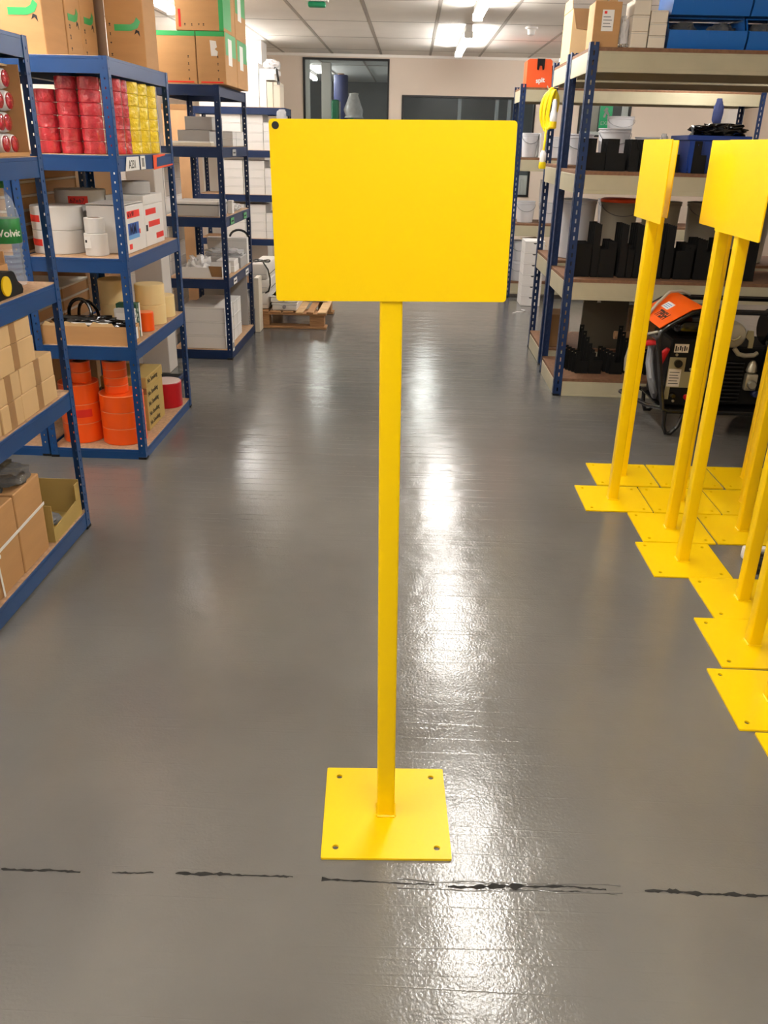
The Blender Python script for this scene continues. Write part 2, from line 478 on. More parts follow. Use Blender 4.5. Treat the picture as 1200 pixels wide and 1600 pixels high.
def rack(name, label, x0, x1, y0, y1, H, zs, kind, mat, beammat, boardmat, group=None):
    t = T(name, label, 'shelving', ((x0+x1)/2, (y0+y1)/2, 0), group); org = ORG[t.name]
    blue = kind == 'boltless'
    w, pitch, sh, sw = (.036, .0375, .009, .006) if blue else (.05, .05, .026, .009)
    for sx, x in ((1, x0), (-1, x1)):
        for sy, y in ((1, y0), (-1, y1)):
            me = leg_mesh(kind+mat, sx, sy, H-.0045, w, pitch, sh, sw, mat)
            o = bpy.data.objects.new('upright', me); COL.objects.link(o); o.parent = t; ORG[o.name] = org
            o.location = Vector((x, y, .004))-org
            if blue or True:
                fm = MB().box(min(x-.002*sx, x+.04*sx), max(x-.002*sx, x+.04*sx), min(y-.002*sy, y+.04*sy), max(y-.002*sy, y+.04*sy), 0, .012, .002)
                f_ = P('foot', fm, 'black_matte', o)
                f_.location = -o.location
    bt = .012 if blue else .02; bh = .066 if blue else .106
    e = .0035
    for z in zs:
        P('shelf_board', MB().box(x0+.006, x1-.006, y0+.006, y1-.006, z-bt, z, .001), boardmat, t)
        zt = z-.002 if blue else z-bt; zb = zt-bh
        for ax in 'xxyy':
            pass
        def beam(ax, pos, sgn):
            # stepped face: lower plain web and a narrow top lip
            if ax == 'x':
                a, b = (x0+e, x1-e) if blue else (x0+.053, x1-.053); p0, p1 = sorted((pos, pos+sgn*.003)); q0, q1 = sorted((pos+sgn*.003, pos+sgn*.009))
                l0, l1 = sorted((pos-sgn*.0, pos+sgn*.0055))
                mb = MB().box(a, b, p0, p1, zb, zt-.012).box(a, b, q0, q1, zb, zb+.003).box(a, b, l0, l1, zt-.012, zt, .001)
                if not blue: mb.box(a, b, *sorted((pos-sgn*.004, pos)), zb, zb+.022, .001)
            else:
                a, b = (y0+e, y1-e) if blue else (y0+.053, y1-.053); p0, p1 = sorted((pos, pos+sgn*.003)); q0, q1 = sorted((pos+sgn*.003, pos+sgn*.009))
                l0, l1 = sorted((pos, pos+sgn*.0055))
                mb = MB().box(p0, p1, a, b, zb, zt-.012).box(q0, q1, a, b, zb, zb+.003).box(l0, l1, a, b, zt-.012, zt, .001)
            return mb
        if blue and False: pass
        P('beam', beam('x', y0+e-.001, 1), beammat, t); P('beam', beam('x', y1-e+.001, -1), beammat, t)
        P('beam', beam('y', x0+e-.001, 1), beammat, t); P('beam', beam('y', x1-e+.001, -1), beammat, t)
    return t

# ------------------------------------------------------------------ the setting
def S(name, mb, mat, parent=None, smooth=0):
    o = P(name, mb, mat, parent, smooth=smooth); o['kind'] = 'structure'; return o

X0, X1, Y0 = -2.85, 4.6, -6.0
fl = S('floor', MB().box(X0-.5, X1+.5, Y0-.5, BACK+5, -.1, 0), 'floor_paint')

# crack across the slab in front of the sign, an open joint with chipped dark edges
def crack(name, pts, wmin, wmax, seed, mat, gaps, z=.0006):
    rnd = random.Random(seed); mb = MB(); t = bmesh.new(); prev = None
    for (xa, ya), (xb, yb) in zip(pts, pts[1:]):
        n = max(3, int((xb-xa)/.007))
        for i in range(n):
            x = xa+(xb-xa)*i/n; y = ya+(yb-ya)*i/n + noise.noise(Vector((x*9, seed, 0)))*.006 + rnd.uniform(-.0012, .0012)
            g = noise.noise(Vector((x*13+seed, 3.3, 0)))
            w = (wmin+(wmax-wmin)*abs(noise.noise(Vector((x*23, seed*2, 1))))*1.8)*rnd.uniform(.55, 1.2)
            if g < gaps: w = 0
            cur = None if w == 0 else [t.verts.new((x, y-w/2, z)), t.verts.new((x, y+w/2, z)), t.verts.new((x, y, -.0004))]
            if prev and cur: t.faces.new((prev[0], cur[0], cur[1], prev[1]))
            prev = cur
    mb.bm.free(); mb.bm = t
    return mb
CR = [(-.95, 1.352), (-.70, 1.353), (-.44, 1.360), (-.22, 1.364), (-.07, 1.359), (.16, 1.357), (.39, 1.368), (.56, 1.364), (.90, 1.367)]
P('crack', crack('crack', CR, .003, .014, 4, 'gap_dark', -.16), 'gap_dark', fl, smooth=0)
P('crack', crack('crack', [(x, y-.011) for x, y in CR if .1 < x < .6], .001, .004, 9, 'gap_dark', .02), 'gap_dark', fl, smooth=0)
rm = MB(); rnd = random.Random(3)
for side in (-1, 1):
    pts = []; x = .02
    while x < .52:
        pts.append((x, 1.357+side*(.011+.006*noise.noise(Vector((x*14, side, 0))))+(.01*(x-.1)/.4 if x > .1 else 0), .0004)); x += .008
    rm.tube(pts, [.0012+.0016*abs(noise.noise(Vector((p[0]*30, 5, side)))) for p in pts], 6)
P('crack_lip', rm, 'floor_paint', fl)
P('slab_joint', crack('slab_joint', [(-1.7, 5.86), (-.4, 5.93), (.3, 5.98), (1.0, 6.04)], .002, .006, 12, 'gap_dark', -.02), 'gap_dark', fl, smooth=0)

# ceiling: slab, tiles, grid
ce = S('ceiling', MB().box(X0-.5, X1+.5, Y0-.5, BACK+.02, CEIL+.012, CEIL+.2), 'tile_white')
GX = [-.407+.5765*k for k in range(-4, 9)]
GY = [5.84, 7.04, 8.24, 9.44, 10.64, BACK]
tm = {}
for i in range(len(GX)-1):
    for j in range(len(GY)-1):
        key = j == len(GY)-2
        w, d = GX[1]-GX[0]-.026, GY[j+1]-GY[j]-.026
        if key not in tm: tm[key] = finish(MB().box(-w/2, w/2, -d/2, d/2, 0, .012, .003).bm, 'ceiling_tile', 'tile_white', 0)
        o = bpy.data.objects.new('ceiling_tile', tm[key]); COL.objects.link(o); o.parent = ce
        o.location = ((GX[i]+GX[i+1])/2, (GY[j]+GY[j+1])/2, CEIL-.001)
for x in GX: P('grid_bar', MB().box(x-.012, x+.012, GY[0], BACK, CEIL-.002, CEIL+.012), 'grid_grey', ce)
for y in GY[:-1]: P('grid_bar', MB().box(GX[0], GX[-1], y-.012, y+.012, CEIL-.0015, CEIL+.012), 'grid_grey', ce)

# back wall with three openings
WL = (-1.337, -.306, .95, 2.405); WR = (-.15, 1.457, .92, 2.03); W3 = (1.98, 2.60, 1.62, 2.30)
def wall_with_holes(x0, x1, z0, z1, y0, y1, holes):
    mb = MB(); xs = sorted({x0, x1, *[h[0] for h in holes], *[h[1] for h in holes]})
    for a, b in zip(xs, xs[1:]):
        hs = sorted([h for h in holes if h[0] <= a+1e-6 and h[1] >= b-1e-6], key=lambda h: h[2]); z = z0
        for h in hs: mb.box(a, b, y0, y1, z, h[2]); z = h[3]
        mb.box(a, b, y0, y1, z, z1)
    return mb
S('wall_back', wall_with_holes(X0, X1, 0, CEIL+.1, BACK, BACK+.1, [WL, WR, W3]), 'wall_beige')
S('wall_left', MB().box(X0-.1, X0, Y0, BACK+.1, 0, CEIL+.1), 'wall_beige')
S('wall_right', MB().box(X1, X1+.1, Y0, BACK+.1, 0, CEIL+.1), 'wall_beige')
S('wall_front', MB().box(X0, X1, Y0-.1, Y0, 0, CEIL+.1), 'wall_beige')
S('trim_1', MB().box(X0, X1, BACK-.02, BACK, CEIL-.03, CEIL-.002), 'tile_white')
S('baseboard_back', MB().box(X0, X1, BACK-.015, BACK, 0, .1, .003), 'frame_white')

def window(n, w, mull=(), white=()):
    x0, x1, z0, z1 = w
    t = bpy.data.objects.new('window_%d' % n, None); COL.objects.link(t); t.location = ((x0+x1)/2, BACK, z0); ORG[t.name] = Vector(t.location); t['kind'] = 'structure'
    f = .022; ya, yb = BACK-.012, BACK+.06
    fr = MB().box(x0, x0+f, ya, yb, z0, z1).box(x1-f, x1, ya, yb, z0, z1).box(x0+f, x1-f, ya, yb, z0, z0+f).box(x0+f, x1-f, ya, yb, z1-f, z1)
    P('window_frame', fr, 'frame_black', t)
    P('pane', MB().box(x0+f, x1-f, BACK+.02, BACK+.026, z0+f, z1-f), 'window_glass', t)
    for m in mull: P('mullion', MB().box(m-.02, m+.02, BACK+.03, BACK+.08, z0+f, z1-f), 'office_dark', t)
    for (a, b, c, d) in white: P('inner_frame', MB().box(a, b, BACK+.03, BACK+.1, c, d, .003), 'frame_white', t)
    return t
window(1, WL, white=[(WL[0]+.022, WL[0]+.075, WL[2]+.02, WL[3]-.02)])
window(2, WR, mull=(.55, 1.0, 1.15))
window(3, W3, white=[(W3[1]-.09, W3[1]-.022, W3[2]+.02, W3[3]-.02), (W3[0]+.02, W3[1]-.09, W3[2]+.02, W3[2]+.06), (W3[0]+.02, W3[1]-.09, W3[3]-.06, W3[3]-.02)])

# pillars
S('pillar_1', MB().box(-1.82, -1.635, 5.66, 5.86, 0, CEIL-.004, .004), 'pillar_grey')
S('pillar_2', MB().box(-2.3, -1.61, 9.85, 10.2, 0, CEIL-.004, .004), 'wall_white')
S('pillar_3', MB().box(3.67, 3.86, 10.92, BACK, 0, CEIL-.004, .003), 'wall_white')

# offices beyond the glass
OY = 17.0
S('wall_office_back', MB().box(-3.2, 4.6, OY, OY+.1, 0, 2.5), 'office_grey')
S('wall_office_left', MB().box(-3.3, -3.2, BACK+.1, OY, 0, 2.5), 'office_grey')
S('wall_office_partition', MB().box(-.27, -.2, BACK+.1, OY, 0, 2.5), 'office_dark')
S('wall_office_right', MB().box(4.6, 4.7, BACK+.1, OY, 0, 2.5), 'office_dark')
oc = S('ceiling_office', MB().box(-3.3, 4.7, BACK+.1, OY+.1, 2.5, 2.6), 'office_ceiling')
for x in (-2.5, -1.9, -1.3, -.7): P('grid_bar', MB().box(x-.012, x+.012, BACK+.1, OY, 2.494, 2.5), 'grid_grey', oc)
for y in (12.2, 13.4): P('grid_bar', MB().box(-3.2, -.27, y-.012, y+.012, 2.495, 2.5), 'grid_grey', oc)
S('pillar_4', MB().box(-1.30, -1.17, 13.0, 13.15, 0, 2.494, .003), 'wall_white')
t = T('tall_cabinet', 'tall green rounded panel standing beside white post behind left office window', 'cabinet', (-1.07, 12.6, 0))
P('panel', MB().box(-1.125, -1.02, 12.55, 12.7, .04, 2.02, .025, 3), 'green_plastic', t)
P('edge_trim', MB().box(-1.02, -1.005, 12.56, 12.69, .04, 2.0, .005), 'grey_card', t)
P('base', MB().box(-1.12, -1.02, 12.56, 12.69, 0, .04), 'black_matte', t)
t = T('fabric_roll', 'dark navy roll standing upright against office wall behind left window', 'roll', (-1.14, 14.3, 0))
P('winding', MB().cyl(-1.13, 14.3, 0, 2.43, .11, 28, .01), 'dark_blue', t)
P('core', MB().ring(-1.13, 14.3, 2.43, 2.45, .05, .035), 'core_brown', t)
t = T('draped_stand', 'green stand covered by crumpled white plastic bag behind left office window', 'stand', (-.82, 12.6, 0))
P('post', MB().box(-.87, -.82, 12.57, 12.63, .02, 1.9, .005), 'green_plastic', t)
P('base', MB().box(-.98, -.7, 12.45, 12.75, 0, .02, .004), 'green_plastic', t)
mb = MB().lathe(-.82, 12.6, [(.14, 1.80), (.125, 1.83), (.13, 1.9), (.095, 2.0), (.05, 2.08), (.055, 2.1), (.01, 2.11)], 24)
for v in mb.bm.verts: v.co.x += .03*noise.noise(v.co*9); v.co.y += .03*noise.noise(v.co*9+Vector((5, 0, 0)))
P('bag', mb, 'film_white', t)
t = T('radiator', 'white low panel radiator below the long dark office window', 'radiator', (1.2, 11.5, .0))
P('panel', MB().box(.9, 1.6, 11.4, 11.48, .1, 1.16, .01), 'frame_white', t)
for k in range(9): P('fin', MB().box(.93+k*.075, .965+k*.075, 11.385, 11.4, .15, 1.12, .004), 'frame_white', t)
P('foot', MB().box(.95, 1.0, 11.4, 11.48, 0, .1), 'frame_white', t); P('foot', MB().box(1.5, 1.55, 11.4, 11.48, 0, .1), 'frame_white', t)
S('pillar_5', MB().box(2.34, 2.44, 12.3, 12.4, 0, 2.494, .003), 'wall_white')
t = T('exit_sign', 'small green emergency sign with white pictogram seen through right office window', 'sign', (2.53, 12.3, 1.85))
P('panel', MB().box(2.46, 2.62, 12.29, 12.32, 1.73, 2.05, .004), 'sign_green', t)
P('lettering', text_mb('EXIT', .065, (2.475, 12.289, 1.78), (1, 0, 0), (0, 0, 1)), 'label_white', t)
P('pictogram', MB().prism([(2.5, 1.87), (2.53, 1.87), (2.54, 1.92), (2.57, 1.88), (2.585, 1.9), (2.555, 1.95), (2.56, 1.98), (2.53, 1.99), (2.5, 1.95), (2.51, 1.94), (2.525, 1.955)], 'y', 12.286, 12.2895), 'label_white', t)
P('hanging_bracket', MB().box(2.53, 2.55, 12.3, 12.31, 2.05, 2.5), 'grey_plastic', t)

# ------------------------------------------------------------------ lamps
LY = [8.3, 5.45, 2.6, -.25, -3.1]
def batten(label, x, y0, y1, z, group=None):
    t = T('ceiling_light', label, 'light', (x, (y0+y1)/2, z), group)
    P('housing', MB().box(x-.03, x+.03, y0, y1, z-.05, z-.0005, .004), 'batten_white', t)
    P('tube', MB().lathe(0, 0, [(.6, 0), (1, .006), (1, y1-y0-.066), (.6, y1-y0-.06)], 18, 'y').xf(Matrix.Translation((x, y0+.03, z-.076)) @ Matrix.Diagonal((.036, 1, .022, 1))), 'tube_light', t)
    for yy in (y0+.012, y1-.03): P('end_cap', MB().box(x-.038, x+.038, yy, yy+.018, z-.1, z-.048, .003), 'batten_white', t)
    return t
ROWS = [(-1.85, 'left'), (.453, 'middle'), (2.76, 'far right')]
for j, (x, nm) in enumerate(ROWS):
    for i, y in enumerate(LY if nm != 'far right' else LY[:2]):
        batten('white fluorescent batten light, %s in %s row under ceiling tiles' % (('farthest', 'second farthest', 'middle one', 'fourth farthest', 'nearest')[i], nm), x, y, y+1.8, CEIL-.002)
batten('fluorescent batten seen at the top left of the left office window', -1.62, 13.4, 15.2, 2.494)
batten('added batten brightening the left office nearer the glass, hidden by the wall', -2.75, 11.7, 13.5, 2.494)  # added lamp out of view, brightens the left office
batten('added batten brightening the office at the right of the long dark ceiling', 2.7, 12.5, 14.3, 2.494)  # added lamp, lifts the light level in the right office
batten('fluorescent batten on the office ceiling behind the long dark window', .30, 12.5, 14.3, 2.494)

def detector(label, x, y, chrome=False):
    t = T('ceiling_detector', label, 'detector', (x, y, CEIL-.002))
    P('base', MB().lathe(x, y, [(.055, CEIL-.002), (.055, CEIL-.016), (.045, CEIL-.02)][::-1], 24), 'batten_white', t)
    P('sensor_head', MB().lathe(x, y, [(.012, CEIL-.07), (.03, CEIL-.06), (.032, CEIL-.035), (.04, CEIL-.02)], 20), 'chrome' if chrome else 'batten_white', t)
detector('small round smoke detector on ceiling tiles above the right aisle', 1.0, 8.38)
t = T('emergency_light', 'small clear emergency light fixed to ceiling above the left window', 'light', (-.735, 7.06, CEIL-.002))
P('base', MB().box(-.82, -.65, 7.02, 7.1, CEIL-.02, CEIL-.002, .004), 'batten_white', t)
P('lens', MB().box(-.80, -.67, 7.03, 7.09, CEIL-.055, CEIL-.02, .012, 2), 'green_plastic', t)

# ------------------------------------------------------------------ yellow sign stands
def rrect(x0, x1, y0, y1, r, n=5):
    pts = []
    for cx, cy, a in ((x1-r, y0+r, -PI/2), (x1-r, y1-r, 0), (x0+r, y1-r, PI/2), (x0+r, y0+r, PI)):
        pts += [(cx+r*math.cos(a+PI/2*k/n), cy+r*math.sin(a+PI/2*k/n)) for k in range(n+1)]
    return pts
def circ(x, y, r, n=16): return [(x+r*math.cos(2*PI*k/n), y+r*math.sin(2*PI*k/n)) for k in range(n)]

def sign_stand(label, tilt=0., hole=False, post_w=.042):
    """built round the origin: post at 0,0; panel faces -Y"""
    t = T('sign_stand', label, 'sign', (0, 0, 0))
    q = .1175
    P('base_plate', MB().prism(rrect(-.15, .15, -.15, .15, .004, 3), 'z', .0008, .0065, [circ(a, b, .0075) for a in (-q, q) for b in (-q, q)]), 'yellow_paint', t, smooth=.5)
    h = post_w/2
    TM = Matrix.Rotation(-tilt, 4, 'Y')
    P('post', MB().prism(rrect(-h, h, -h, h, .005, 3), 'z', .0065, 1.505).xf(TM), 'yellow_paint', t)
    hl = [circ(-.198, 1.526, .0045, 12)] if hole else []
    P('sign_panel', MB().prism(rrect(-.209, .209, 1.236, 1.536, .006, 4), 'y', -h-.0045, -h-.0005, hl).xf(TM), 'yellow_paint', t, smooth=.5)
    if hole: P('hole_dark_disc', MB().lathe(-.198, -h-.0052, [(.001, 0), (.0062, .0002), (.0062, .004)], 12, 'y', z0=1.526).xf(TM), 'gap_dark', t)  # added black disc, makes the panel hole look dark
    wd = MB(); rnd = random.Random(5)
    for sx, sy, dx, dy in ((-1, -1, 1, 0), (1, -1, 0, 1), (1, 1, -1, 0), (-1, 1, 0, -1)):
        pts = [(sx*h+dx*post_w*k/9, sy*h+dy*post_w*k/9, .0075) for k in range(10)]
        wd.tube(pts, [.0028+.0016*rnd.random() for _ in pts], 6)
    P('weld_bead', wd, 'yellow_paint', t)
    return t
main = sign_stand('bright yellow sign stand alone in the middle of the aisle, blank panel facing camera', .0148, True)
main.location = (-.0125, 1.571, 0); main.rotation_euler = (0, 0, math.radians(2.3))
proto = sign_stand('yellow sign stand nearest the shelving in the left column of the right-hand cluster, farthest row')
G_ = None
spots = [  # x, y, label
 (1.099, 3.938, None),
 (1.409, 3.940, 'yellow sign stand in the farthest row of the cluster, second from the left'),
 (1.720, 3.940, 'yellow sign stand in the farthest row of the cluster, third from the left'),
 (.985, 3.620, 'yellow sign stand standing leftmost of the cluster, narrow panel seen almost edge-on'),
 (1.292, 3.622, 'yellow sign stand in the second-farthest row, post just behind two others'),
 (1.600, 3.622, 'yellow sign stand at the right of the second-farthest row, by the generator wheel'),
 (1.166, 3.311, 'yellow sign stand in third row of cluster, panel half hidden by the nearer wide panel'),
 (1.476, 3.313, 'yellow sign stand with thick post right of the two paired posts'),
 (1.128, 3.004, 'yellow sign stand with the largest panel at right, its plate jutting out over grey floor'),
 (1.259, 2.7025, 'yellow sign stand whose plate edges the triangular floor gap on the near side'),
 (1.570, 2.7025, 'yellow sign stand right of the triangular floor gap, mostly out of frame'),
 (1.185, 2.401, 'yellow sign stand in the cluster whose post is cut by the right frame edge'),
 (1.129, 2.088, 'yellow sign stand whose plate corner sticks out farthest at the front of the cluster'),
 (1.167, 1.779, 'yellow sign stand in the front row, only a sliver of plate showing bottom right'),
]
rj = random.Random(11)
for i, (x, y, lb) in enumerate(spots):
    o = proto if i == 0 else dup(proto, (x, y, 0), lb)
    o.location = (x, y, 0); o.rotation_euler = (0, 0, -PI/2+rj.uniform(-.012, .012))
t = T('plug_adaptor', 'black and white cable plug lying on floor in the gap between yellow plates', 'plug', (1.42, 3.0, 0))
P('body', MB().box(1.38, 1.47, 2.9, 3.02, .001, .05, .012, 2), 'black_gloss', t)
P('cap', MB().box(1.375, 1.475, 3.025, 3.06, .001, .055, .01, 2), 'label_white', t)
P('cable', MB().tube([(1.42, 3.06, .02), (1.43, 3.08, .012), (1.48, 3.1, .008), (1.55, 3.08, .007), (1.62, 3.1, .007)], .006), 'label_white', t)

# ------------------------------------------------------------------ left racks
ZN = (.075, .588, 1.0, 1.43, 1.80)
ZM = (.052, .575, .985, 1.423, 1.81)
ZF = (.07, .58, 1.0, 1.45, 1.825)
ZE = (.07, .53, .97, 1.40, 1.80)
rack('boltless_rack', 'nearest blue boltless rack on the left, small brown cartons on its shelves', -1.78, -1.30, 2.235, 3.145, 1.80, ZN, 'boltless', 'blue_paint', 'blue_paint', 'chipboard')
rack('boltless_rack', 'blue boltless rack with red and yellow tape rolls, second on the left', -1.785, -1.30, 3.945, 4.895, 1.81, ZM, 'boltless', 'blue_paint', 'blue_paint', 'chipboard')
rack('boltless_rack', 'blue boltless rack standing back to back behind the tape roll rack', -2.28, -1.795, 3.955, 4.885, 1.81, ZM, 'boltless', 'blue_paint', 'blue_paint', 'chipboard')
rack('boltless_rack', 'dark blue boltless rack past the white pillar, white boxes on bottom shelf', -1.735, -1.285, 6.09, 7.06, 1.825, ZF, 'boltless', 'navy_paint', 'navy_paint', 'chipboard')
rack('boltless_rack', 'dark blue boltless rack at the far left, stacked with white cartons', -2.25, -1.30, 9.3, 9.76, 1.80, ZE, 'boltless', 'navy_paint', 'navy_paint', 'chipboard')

# -- nearest rack
z = ZN[3]+.001
t = open_box('tray_carton', 'open-sided brown carton holding red-ended wrapped rolls, nearest left rack', -1.70, -1.325, 2.5, 3.105, z, z+.28, front=(z+.012, z+.012))
P('top_flap', MB().prism([(2.505, z+.274), (3.1, z+.274), (3.1, z+.28), (2.505, z+.28)], 'x', -1.70, -1.36), 'cardboard_pale', t)
wr = None; k = 0
for r in range(4):
    for c in range(8):
        y = 3.062-c*.066-(.012 if r % 2 else 0); zz = z+.0375+r*.066
        lb = 'white wrapped roll with red end in open carton, %s row, %s from the right' % (('bottom', 'second', 'third', 'top')[r], ORD[c] if c else 'first')
        if wr is None:
            wr = T('wrapped_roll', lb, 'roll', (-1.5, y, zz), 'wrapped rolls in the open carton')
            P('wrap', MB().lathe(-1.66, y, [(.02, 0), (.031, .006), (.0322, .1), (.0322, .29), (.029, .302), (.023, .306)], 20, 'x', z0=zz), 'film_white', wr)
            P('end_disc', MB().lathe(-1.66, y, [(.0255, .300), (.0255, .309), (.02, .312)], 20, 'x', z0=zz), 'red_wrap', wr)
        else: dup(wr, (-1.5+rj.uniform(-.008, .004), y, zz), lb, 'wrapped rolls in the open carton')
# yellow wrapped rolls on top of the rack
for i in range(3):
    roll('tape_roll', 'yellow film-wrapped roll on top of nearest left rack, %s of its stack' % ('bottom', 'middle', 'top')[i], -1.385, 2.84, 1.802+i*.062, .06, .05, 'yellow_wrap', edge=None, group='yellow rolls on the nearest rack')
# bottle
t = T('water_bottle', 'clear ribbed plastic water bottle with green cap and label, on nearest rack', 'bottle', (-1.432, 3.035, ZN[2]))
bx_, by_, bz_ = -1.42, 3.035, ZN[2]+.0005
prof = [(.030, 0), (.046, .004), (.049, .018)]
for k in range(6): prof += [(.049, .03+k*.018), (.0445, .037+k*.018), (.0445, .041+k*.018), (.049, .047+k*.018)]
prof += [(.051, .15), (.051, .225), (.047, .255), (.034, .295), (.018, .318), (.015, .325), (.015, .336)]
P('bottle_body', MB().lathe(bx_, by_, prof, 32, z0=bz_), 'pet', t, smooth=1.)
P('label', MB().lathe(bx_, by_, [(.0505, .148), (.0517, .15), (.0517, .228), (.0505, .23)], 32, z0=bz_), 'bottle_label', t)
P('cap', MB().lathe(bx_, by_, [(.0165, .328), (.0172, .331), (.0172, .35), (.0155, .353)], 24, z0=bz_), 'bottle_cap', t)
def bw(c):
    a = -1.12 + (c.x-.028)/.0522; r = .0520+c.z
    return Vector((bx_+r*math.cos(a), by_+r*math.sin(a), bz_+.172+c.y))
P('lettering', text_mb('Volvic', .034, (0, 0, 0), (1, 0, 0), (0, 1, 0), warp=bw, bold=.0006), 'label_white', t)
# open carton and tape measure
open_box('cardboard_box', 'small open brown carton with white inside beside the water bottle', -1.71, -1.385, 2.6, 2.935, ZN[2]+.001, ZN[2]+.09, 'cardboard', 'white_card', flaps=[([(2.937, ZN[2]+.03), (2.943, ZN[2]+.03), (2.943, ZN[2]+.13), (2.937, ZN[2]+.13)], 'x', -1.70, -1.395)])
t = T('tape_measure', 'black and yellow tape measure with red button on nearest left rack', 'tape measure', (-1.36, 2.8, ZN[2]))
zb = ZN[2]+.001
P('case', MB().prism([(2.70, zb), (2.885, zb), (2.893, zb+.012), (2.885, zb+.028), (2.86, zb+.042), (2.84, zb+.075), (2.82, zb+.082), (2.74, zb+.082), (2.71, zb+.07), (2.70, zb+.04)], 'x', -1.375, -1.322), 'black_matte', t)
P('side_plate', MB().prism([(y_, z_) for y_, z_ in circ(2.765, zb+.04, .032, 18)], 'x', -1.3218, -1.316), 'tool_yellow', t)
P('lock_button', MB().prism([(2.845, zb+.046), (2.885, zb+.031), (2.893, zb+.034), (2.852, zb+.052)], 'x', -1.364, -1.332), 'red_plastic', t)
P('blade_hook', MB().box(-1.358, -1.338, 2.69, 2.6995, zb+.003, zb+.02, .001), 'chrome', t)
# small brown cartons, third shelf from the top
h = .089
SB = [(0, 2.577, 2.735), (0, 2.738, 3.03), (1, 2.57, 2.745), (1, 2.749, 2.905), (1, 2.908, 3.03), (2, 2.575, 2.73), (2, 2.592-.2, 2.572), (2, 2.733, 2.888), (3, 2.6, 2.885), (3, 2.38, 2.597)]
SB = [(0, 2.577, 2.735), (0, 2.738, 3.03), (1, 2.28, 2.566), (1, 2.57, 2.745), (1, 2.749, 3.025), (2, 2.30, 2.587), (2, 2.59, 2.887), (3, 2.31, 2.597), (3, 2.6, 2.88)]
DS = ['bottom row, nearer of the two in view', 'bottom row, by the rack upright', 'second row, nearest the frame edge', 'second row, middle one', 'second row, by the rack upright', 'third row, nearer the frame edge', 'third row, second from the frame edge', 'top row, nearer the frame edge', 'top row, second from the frame edge']
for (r, a, b), d in zip(SB, DS):
    if r == 1 and a == 2.28:
        zz0 = ZN[1]+.001+h
    carton('small_carton', 'small taped brown carton on nearest left rack, '+d, -1.53, -1.311-rj.uniform(0, .004), a, b, ZN[1]+.001+r*(h+.001), ZN[1]+.001+r*(h+.001)+h, 'cardboard_pale', group='small brown cartons on the nearest left rack', tape='v', tapemat='tape_brown', bev=.0025)
carton('small_carton', 'small brown carton at the near end of the bottom row, mostly out of frame', -1.53, -1.318, 2.28, 2.572, ZN[1]+.001, ZN[1]+.001+h, 'cardboard_pale', tape='v')
# bottom shelf of the nearest rack
z = ZN[0]+.001
carton('cardboard_box', 'large brown carton with white strap on nearest rack bottom shelf, frame edge side', -1.70, -1.322, 2.26, 2.572, z, z+.295, 'cardboard', tape='x')
carton('cardboard_box', 'large brown carton with white strap next to the low open box', -1.70, -1.32, 2.577, 2.785, z, z+.3, 'cardboard', tape='y')
t = T('plastic_strap', 'white plastic strap tied round the two large brown cartons', 'strap', (-1.5, 2.5, z))
P('horizontal_band', MB().prism([(2.255, z+.150), (2.79, z+.175), (2.79, z+.186), (2.255, z+.161)], 'x', -1.319, -1.3172), 'label_white', t)
P('vertical_band', MB().prism([(2.40, z+.002), (2.41, z+.002), (2.39, z+.297), (2.38, z+.297)], 'x', -1.317, -1.3155), 'label_white', t)
P('knot', MB().blob((-1.309, 2.393, z+.15), .006, .012, .01, .3, 2, sub=2), 'label_white', t)
t = open_box('cardboard_box', 'low open brown box with cut-down front at end of nearest bottom shelf', -1.66, -1.312, 2.825, 3.105, z, z+.15, 'cardboard_olive', front=(z+.055, z+.075))
P('front_corner', MB().prism([(3.06, z+.07), (3.101, z+.07), (3.101, z+.14), (3.06, z+.14)], 'x', -1.316, -1.3125), 'cardboard_olive', t)
tag(P('plastic_bag', MB().blob((-1.47, 2.96, z+.006), .11, .1, .03, .35, 4, 3), 'grey_plastic', smooth=1.), 'crumpled grey bag lying inside the low open brown box', 'bag')
for i, (y, x) in enumerate(((2.672, -1.5), (2.40, -1.5))):
    tag(P('plastic_bag', MB().blob((x, y, z+.3015 if i == 0 else z+.2965), .18, .112 if i == 0 else .13, .06, .5, 6+i, 3.), 'smoky_bag', smooth=1.), ('crumpled dark clear bag on the carton beside the low open box', 'crumpled dark clear bag on the carton at the frame edge')[i], 'bag')

